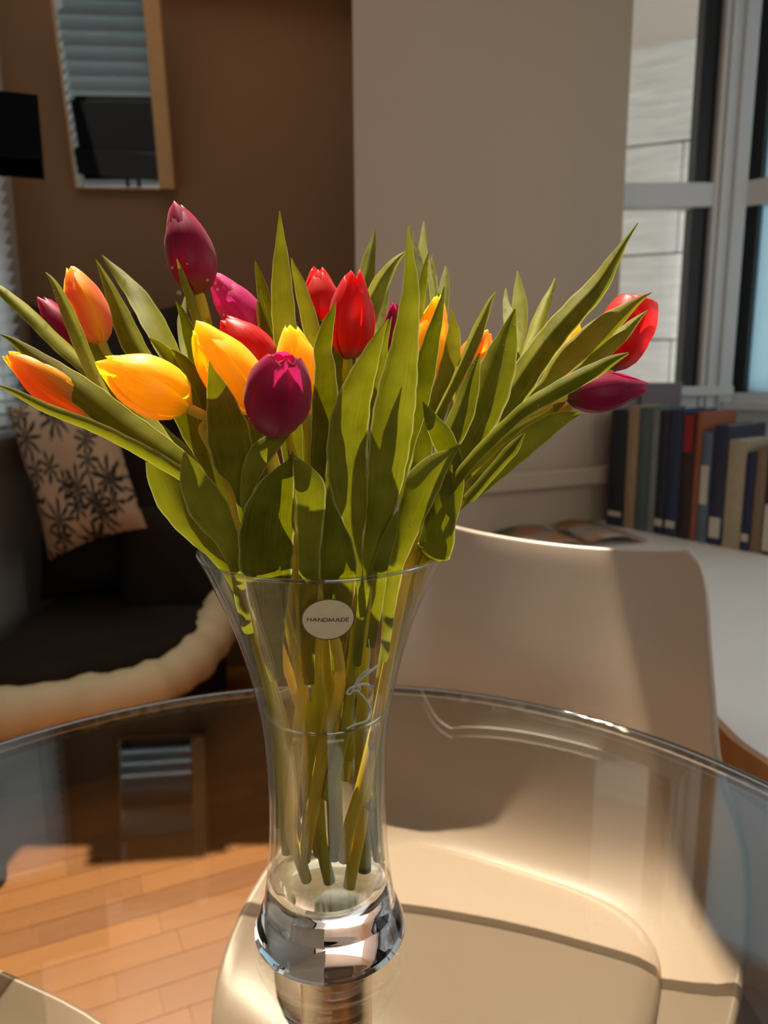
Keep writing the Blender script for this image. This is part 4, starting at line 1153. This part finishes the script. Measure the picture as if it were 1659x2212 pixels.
# leaves: owner tulip, points (x, y, half width), Y base, Y tip, fold, twist
LV = [
 # left side
 (15, [(265, 870, 8), (225, 830, 11), (180, 785, 14), (135, 742, 16), (84, 693, 15), (20, 640, 12), (-45, 592, 2)], .52, .50, .5, 20),
 (14, [(320, 985, 5), (294, 937, 7), (250, 878, 10), (218, 828, 13), (190, 765, 15), (162, 700, 15), (133, 640, 12), (113, 605, 6), (98, 588, 1)], .47, .47, .5, 25),
 (14, [(395, 1010, 16), (330, 930, 24), (270, 850, 27), (232, 790, 28), (195, 730, 20), (172, 692, 9), (157, 665, 1)], .49, .50, .25, 10),
 (16, [(470, 1140, 16), (400, 1012, 27), (335, 957, 33), (265, 907, 34), (200, 856, 33), (135, 812, 29), (70, 766, 17), (30, 737, 8), (0, 722, 1)], .455, .44, .42, 10),
 (16, [(500, 1160, 8), (440, 1062, 11), (393, 1026, 14), (338, 992, 15), (270, 955, 14), (203, 922, 13), (101, 882, 11), (34, 848, 7), (-10, 830, 1)], .455, .44, .4, -10),
 (14, [(430, 960, 10), (375, 860, 16), (335, 800, 20), (300, 745, 24), (272, 690, 23), (245, 635, 15), (222, 590, 7), (207, 561, 1)], .515, .52, .45, 15),
 (0, [(440, 930, 10), (405, 840, 17), (385, 795, 20), (362, 748, 23), (335, 695, 25), (300, 640, 21), (262, 597, 13), (238, 572, 7), (220, 551, 1)], .52, .53, .45, 15),
 (17, [(500, 1060, 8), (470, 980, 12), (450, 930, 15), (430, 872, 18), (400, 815, 18), (365, 770, 14), (340, 743, 8), (322, 730, 1)], .475, .475, -.3, 15),
 (3, [(500, 1000, 10), (462, 910, 15), (430, 832, 17), (400, 786, 13), (383, 768, 8), (370, 756, 2)], .47, .465, .5, -20),
 (0, [(418, 840, 12), (408, 780, 13), (398, 730, 12), (394, 690, 10), (400, 640, 1)], .545, .555, .1, 0),
 (0, [(465, 900, 12), (436, 810, 18), (414, 738, 16), (396, 682, 9), (380, 651, 1)], .53, .535, .3, 0),
 (0, [(470, 850, 8), (442, 735, 10), (428, 690, 11), (410, 640, 9), (395, 598, 7), (382, 559, 1)], .485, .48, .5, 20),
 (0, [(462, 760, 6), (452, 700, 6), (447, 652, 1)], .51, .515, .2, 0),
 # centre, behind the blooms
 (2, [(640, 1000, 16), (630, 850, 22), (622, 760, 25), (615, 690, 26), (610, 616, 23), (608, 560, 17), (606, 510, 9), (604, 455, 1)], .50, .51, .35, 12),
 (1, [(615, 900, 14), (598, 780, 17), (583, 695, 16), (569, 632, 13), (558, 590, 7), (551, 563, 1)], .53, .54, .45, 12),
 (1, [(600, 850, 16), (586, 775, 18), (572, 715, 15), (563, 660, 9), (562, 624, 1)], .52, .53, .35, -12),
 (4, [(700, 1000, 14), (692, 850, 18), (686, 765, 19), (675, 710, 19), (660, 655, 16), (645, 605, 11), (634, 575, 5), (629, 557, 1)], .495, .50, .45, 15),
 (4, [(690, 1190, 12), (690, 1010, 18), (700, 930, 24), (706, 865, 28), (705, 800, 23), (699, 755, 20), (708, 705, 14), (718, 675, 7), (725, 650, 1)], .45, .445, .35, 25),
 (7, [(695, 740, 10), (686, 695, 10), (676, 663, 1)], .53, .53, .2, 0),
 (7, [(755, 760, 12), (768, 680, 17), (778, 630, 19), (788, 595, 19), (798, 553, 14), (805, 525, 8), (810, 496, 1)], .55, .56, .45, -12),
 (6, [(775, 850, 10), (777, 740, 14), (790, 668, 21), (812, 620, 20), (835, 585, 15), (858, 559, 8), (878, 542, 1)], .52, .53, .7, 10),
 (8, [(808, 860, 14), (812, 760, 17), (815, 710, 19), (822, 665, 15), (832, 630, 9), (839, 604, 1)], .565, .575, .12, 0),
 (6, [(800, 800, 7), (805, 748, 7), (809, 697, 1)], .53, .53, .2, 0),
 (9, [(935, 760, 14), (927, 650, 14), (919, 590, 13), (914, 545, 10), (914, 510, 6), (916, 477, 1)], .585, .60, .15, 0),
 (9, [(925, 720, 12), (916, 625, 11), (907, 577, 10), (899, 540, 7), (893, 497, 1)], .575, .585, .25, 0),
 (8, [(905, 780, 8), (906, 680, 9), (911, 632, 9), (916, 595, 8), (926, 545, 1)], .555, .56, .3, 0),
 (9, [(920, 820, 14), (924, 725, 17), (928, 672, 18), (932, 625, 13), (933, 585, 8), (933, 551, 1)], .575, .585, .15, 0),
 (9, [(945, 800, 12), (951, 702, 14), (957, 650, 13), (961, 610, 10), (963, 590, 6), (961, 575, 1)], .595, .605, .15, 0),
 (9, [(945, 700, 8), (943, 650, 6), (942, 595, 1)], .60, .605, .15, 0),
 # tall front leaf pair
 (8, [(770, 1440, 10), (782, 1330, 12), (795, 1230, 17), (818, 1130, 28), (835, 1030, 40), (848, 930, 46), (861, 840, 42), (875, 750, 31), (883, 680, 24), (888, 620, 18), (885, 560, 11), (882, 488, 1)], .44, .43, .40, 8),
 (9, [(855, 1080, 12), (878, 960, 20), (900, 880, 25), (918, 805, 25), (931, 745, 19), (945, 690, 12), (954, 652, 6), (960, 619, 1)], .462, .465, .4, 10),
 # right side
 (10, [(915, 1000, 12), (945, 880, 22), (962, 825, 22), (975, 770, 20), (980, 720, 14), (977, 690, 7), (973, 663, 1)], .53, .54, .3, 0),
 (10, [(890, 1010, 8), (945, 890, 9), (975, 830, 10), (1005, 765, 14), (1028, 715, 14), (1045, 680, 10), (1058, 652, 6), (1071, 631, 1)], .495, .51, .9, -20),
 (11, [(945, 1080, 16), (985, 985, 28), (1012, 925, 40), (1040, 865, 45), (1065, 805, 42), (1085, 755, 32), (1100, 710, 17), (1113, 667, 2)], .475, .485, .40, -14),
 (11, [(940, 1010, 14), (962, 960, 22), (987, 900, 26), (1008, 845, 22), (1025, 795, 12), (1037, 763, 2)], .465, .47, .55, -14),
 (12, [(1105, 880, 8), (1120, 765, 9), (1125, 715, 12), (1123, 670, 17), (1121, 630, 12), (1118, 585, 1)], .575, .59, .2, 0),
 (12, [(1108, 760, 12), (1100, 690, 12), (1093, 655, 7), (1093, 622, 1)], .58, .59, .2, 0),
 (12, [(1110, 830, 6), (1135, 758, 7), (1150, 725, 13), (1163, 690, 15), (1180, 650, 11), (1191, 625, 6), (1200, 600, 1)], .565, .58, .4, 0),
 (13, [(930, 1120, 12), (1000, 1000, 15), (1040, 937, 21), (1078, 882, 27), (1120, 822, 32), (1155, 770, 30), (1200, 712, 29), (1250, 658, 27), (1290, 615, 24), (1325, 562, 15), (1350, 522, 7), (1378, 481, 1)], .49, .49, .62, -10),
 (12, [(1110, 900, 8), (1150, 858, 10), (1180, 825, 14), (1215, 783, 25), (1260, 745, 30), (1305, 705, 27), (1350, 670, 16), (1385, 645, 6), (1408, 632, 1)], .515, .53, .35, -12),
 (12, [(1230, 825, 8), (1270, 787, 12), (1300, 760, 16), (1335, 728, 16), (1365, 700, 11), (1385, 682, 5), (1400, 670, 1)], .512, .53, .5, -10),
 (13, [(920, 1130, 10), (1000, 1012, 13), (1060, 945, 14), (1110, 898, 14), (1140, 874, 16), (1182, 850, 18), (1235, 822, 19), (1290, 795, 16), (1330, 774, 9), (1358, 763, 2)], .455, .425, .55, -18),
 (13, [(930, 1170, 12), (985, 1090, 17), (1040, 1042, 23), (1100, 988, 27), (1160, 938, 26), (1210, 906, 17), (1255, 893, 1)], .49, .51, -.3, -10),
 (13, [(935, 1120, 14), (1000, 1030, 18), (1060, 982, 22), (1120, 935, 23), (1180, 895, 15), (1226, 864, 1)], .51, .53, .3, 0),
 (11, [(1010, 1080, 12), (1080, 1000, 13), (1110, 965, 13), (1134, 934, 1)], .485, .49, .4, 0),
 # front fans at the rim
 (15, [(525, 1330, 8), (505, 1255, 12), (470, 1195, 19), (420, 1135, 32), (372, 1075, 34), (340, 1010, 24), (326, 955, 8), (318, 930, 2)], .475, .47, .35, 10),
 (17, [(545, 1400, 10), (522, 1300, 13), (512, 1225, 16), (490, 1160, 27), (455, 1100, 42), (425, 1050, 34), (408, 1005, 18), (398, 977, 2)], .445, .425, .3, 12),
 (3, [(530, 1130, 10), (524, 1050, 24), (507, 1000, 42), (497, 945, 48), (484, 890, 37), (470, 840, 23), (458, 805, 9), (453, 780, 1)], .44, .425, .28, 10),
 (5, [(540, 1150, 10), (530, 1075, 12), (536, 1040, 18), (549, 1000, 25), (573, 968, 24), (606, 945, 13), (636, 922, 1)], .432, .418, .35, -15),
 (5, [(600, 1470, 16), (590, 1420, 22), (582, 1330, 38), (578, 1250, 54), (576, 1190, 60), (580, 1130, 58), (592, 1075, 46), (610, 1030, 26), (625, 1000, 8), (633, 975, 1)], .43, .415, .22, 6),
 (5, [(668, 1480, 12), (665, 1420, 15), (665, 1330, 20), (666, 1240, 22), (667, 1160, 26), (670, 1090, 32), (668, 1055, 34), (655, 1020, 22), (640, 995, 8), (631, 979, 1)], .425, .41, .4, -8),
 (4, [(728, 1450, 12), (730, 1400, 18), (732, 1320, 30), (732, 1240, 40), (729, 1190, 38), (722, 1140, 24), (712, 1090, 10), (705, 1048, 1)], .428, .42, .25, 8),
 (6, [(785, 1330, 8), (776, 1240, 9), (770, 1170, 13), (766, 1110, 30), (757, 1050, 42), (752, 985, 44), (756, 920, 43), (768, 860, 36), (785, 810, 28), (805, 760, 18), (822, 720, 9), (839, 689, 1)], .437, .43, .25, 14),
 (6, [(798, 1100, 6), (802, 1000, 8), (808, 920, 10), (815, 850, 14), (822, 790, 14), (830, 740, 9), (846, 684, 1)], .45, .45, .5, 10),
 (10, [(830, 1430, 8), (838, 1330, 13), (850, 1225, 20), (870, 1160, 26), (893, 1095, 33), (915, 1040, 38), (945, 1003, 26), (972, 980, 12), (995, 960, 1)], .44, .435, .38, -10),
 (9, [(800, 1400, 10), (815, 1300, 13), (822, 1225, 17), (838, 1170, 15), (850, 1130, 9), (859, 1104, 1)], .435, .433, .3, 0),
 (12, [(880, 1430, 10), (903, 1320, 22), (915, 1245, 32), (935, 1190, 38), (948, 1130, 35), (960, 1075, 23), (968, 1040, 11), (976, 1003, 1)], .452, .45, .35, -12),
 (11, [(940, 1240, 14), (970, 1130, 14), (986, 1065, 14), (980, 1005, 20), (957, 950, 25), (931, 905, 15), (914, 868, 1)], .465, .46, .3, -8),
 (10, [(880, 1130, 10), (893, 1040, 13), (912, 990, 20), (912, 940, 18), (904, 886, 2)], .47, .475, .3, 0),
 # fillers deeper in the bunch
 (7, [(720, 1150, 16), (720, 960, 34), (725, 850, 34), (735, 770, 16), (742, 720, 2)], .52, .53, .3, 20),
 (2, [(600, 1150, 14), (560, 1000, 26), (530, 900, 26), (500, 830, 10)], .51, .52, .3, 10),
 (17, [(520, 1150, 14), (470, 1020, 24), (420, 930, 28), (380, 860, 20), (350, 810, 3)], .50, .51, .3, 5),
 (8, [(800, 1150, 14), (840, 960, 34), (880, 860, 34), (900, 780, 12)], .53, .54, .3, -10),
 (11, [(900, 1150, 14), (960, 1010, 32), (1020, 910, 34), (1070, 840, 14)], .53, .55, .3, -10),
 (1, [(650, 1150, 14), (640, 980, 30), (620, 880, 30), (600, 800, 8)], .53, .54, .3, 5),
 (14, [(520, 1180, 12), (440, 1060, 26), (380, 980, 28), (340, 920, 10)], .53, .535, .3, 5),
]
LIT = {(-45, 592): (.06, 40, .5), (98, 588): (.05, 35, .7), (157, 665): (.04, 25, .3), (0, 722): (.03, 25, .5), (207, 561): (.05, 30, .8), (220, 551): (.09, 40, .2),
       (400, 640): (.06, 0, .1), (810, 496): (.05, -15, .8), (878, 542): (.04, -30, .9), (839, 604): (.07, 0, .12), (916, 477): (.08, 0, .15), (893, 497): (.06, 0, .25),
       (933, 551): (.07, 0, .15), (961, 575): (.07, 0, .15), (942, 595): (.06, 0, .15), (1071, 631): (.03, -30, 1.0), (1113, 667): (.0, -20, .5), (1037, 763): (0, -25, .7),
       (1118, 585): (.08, 0, .2), (1093, 622): (.06, 0, .2), (1200, 600): (.06, -25, .5), (1378, 481): (.05, -10, 1.0), (1400, 670): (0, -15, .6), (1358, 763): (.0, -35, .5)}
drops = {}
dr = random.Random(11)
for (own, pts, Y0, Y1, fold, tw) in LV:
    k_ = (pts[-1][0], pts[-1][1])
    if k_ in LIT:
        ln, tw, fold = LIT[k_]; Y1 = Y1 + ln
    o, vs, n, m = make_leaf(roots[own], pts, Y0, Y1, fold, tw)
    nd = dr.choice((0, 1, 2, 3, 4)) if pts[-1][1] < 900 else dr.choice((0, 0, 0, 1))
    for _ in range(nd):
        i = int(n * dr.uniform(.35, .92)); k = dr.choice((1, 2, 3, 4, 5, 6, 7))
        p = vs[i * m + k]
        drops.setdefault(own, []).append((p + (CAM - p).normalized() * .0006 + V((0, 0, .0003)), dr.uniform(.0005, .0012)))
for x, y, Y, r_ in ((387, 632, .485, .0017), (372, 578, .487, .0011), (405, 570, .486, .0010), (424, 545, .49, .0007), (366, 470, .495, .0007), (448, 605, .492, .0012)):
    drops.setdefault(0, []).append((at(x, y, Y), r_))
for x, y, r_ in ((465, 612, .0010), (470, 625, .0012), (495, 632, .0012), (483, 680, .0010), (510, 636, .0009)):
    drops.setdefault(1, []).append((at(x, y, .53), r_))
for own, sp in drops.items(): add_drops(roots[own], sp)
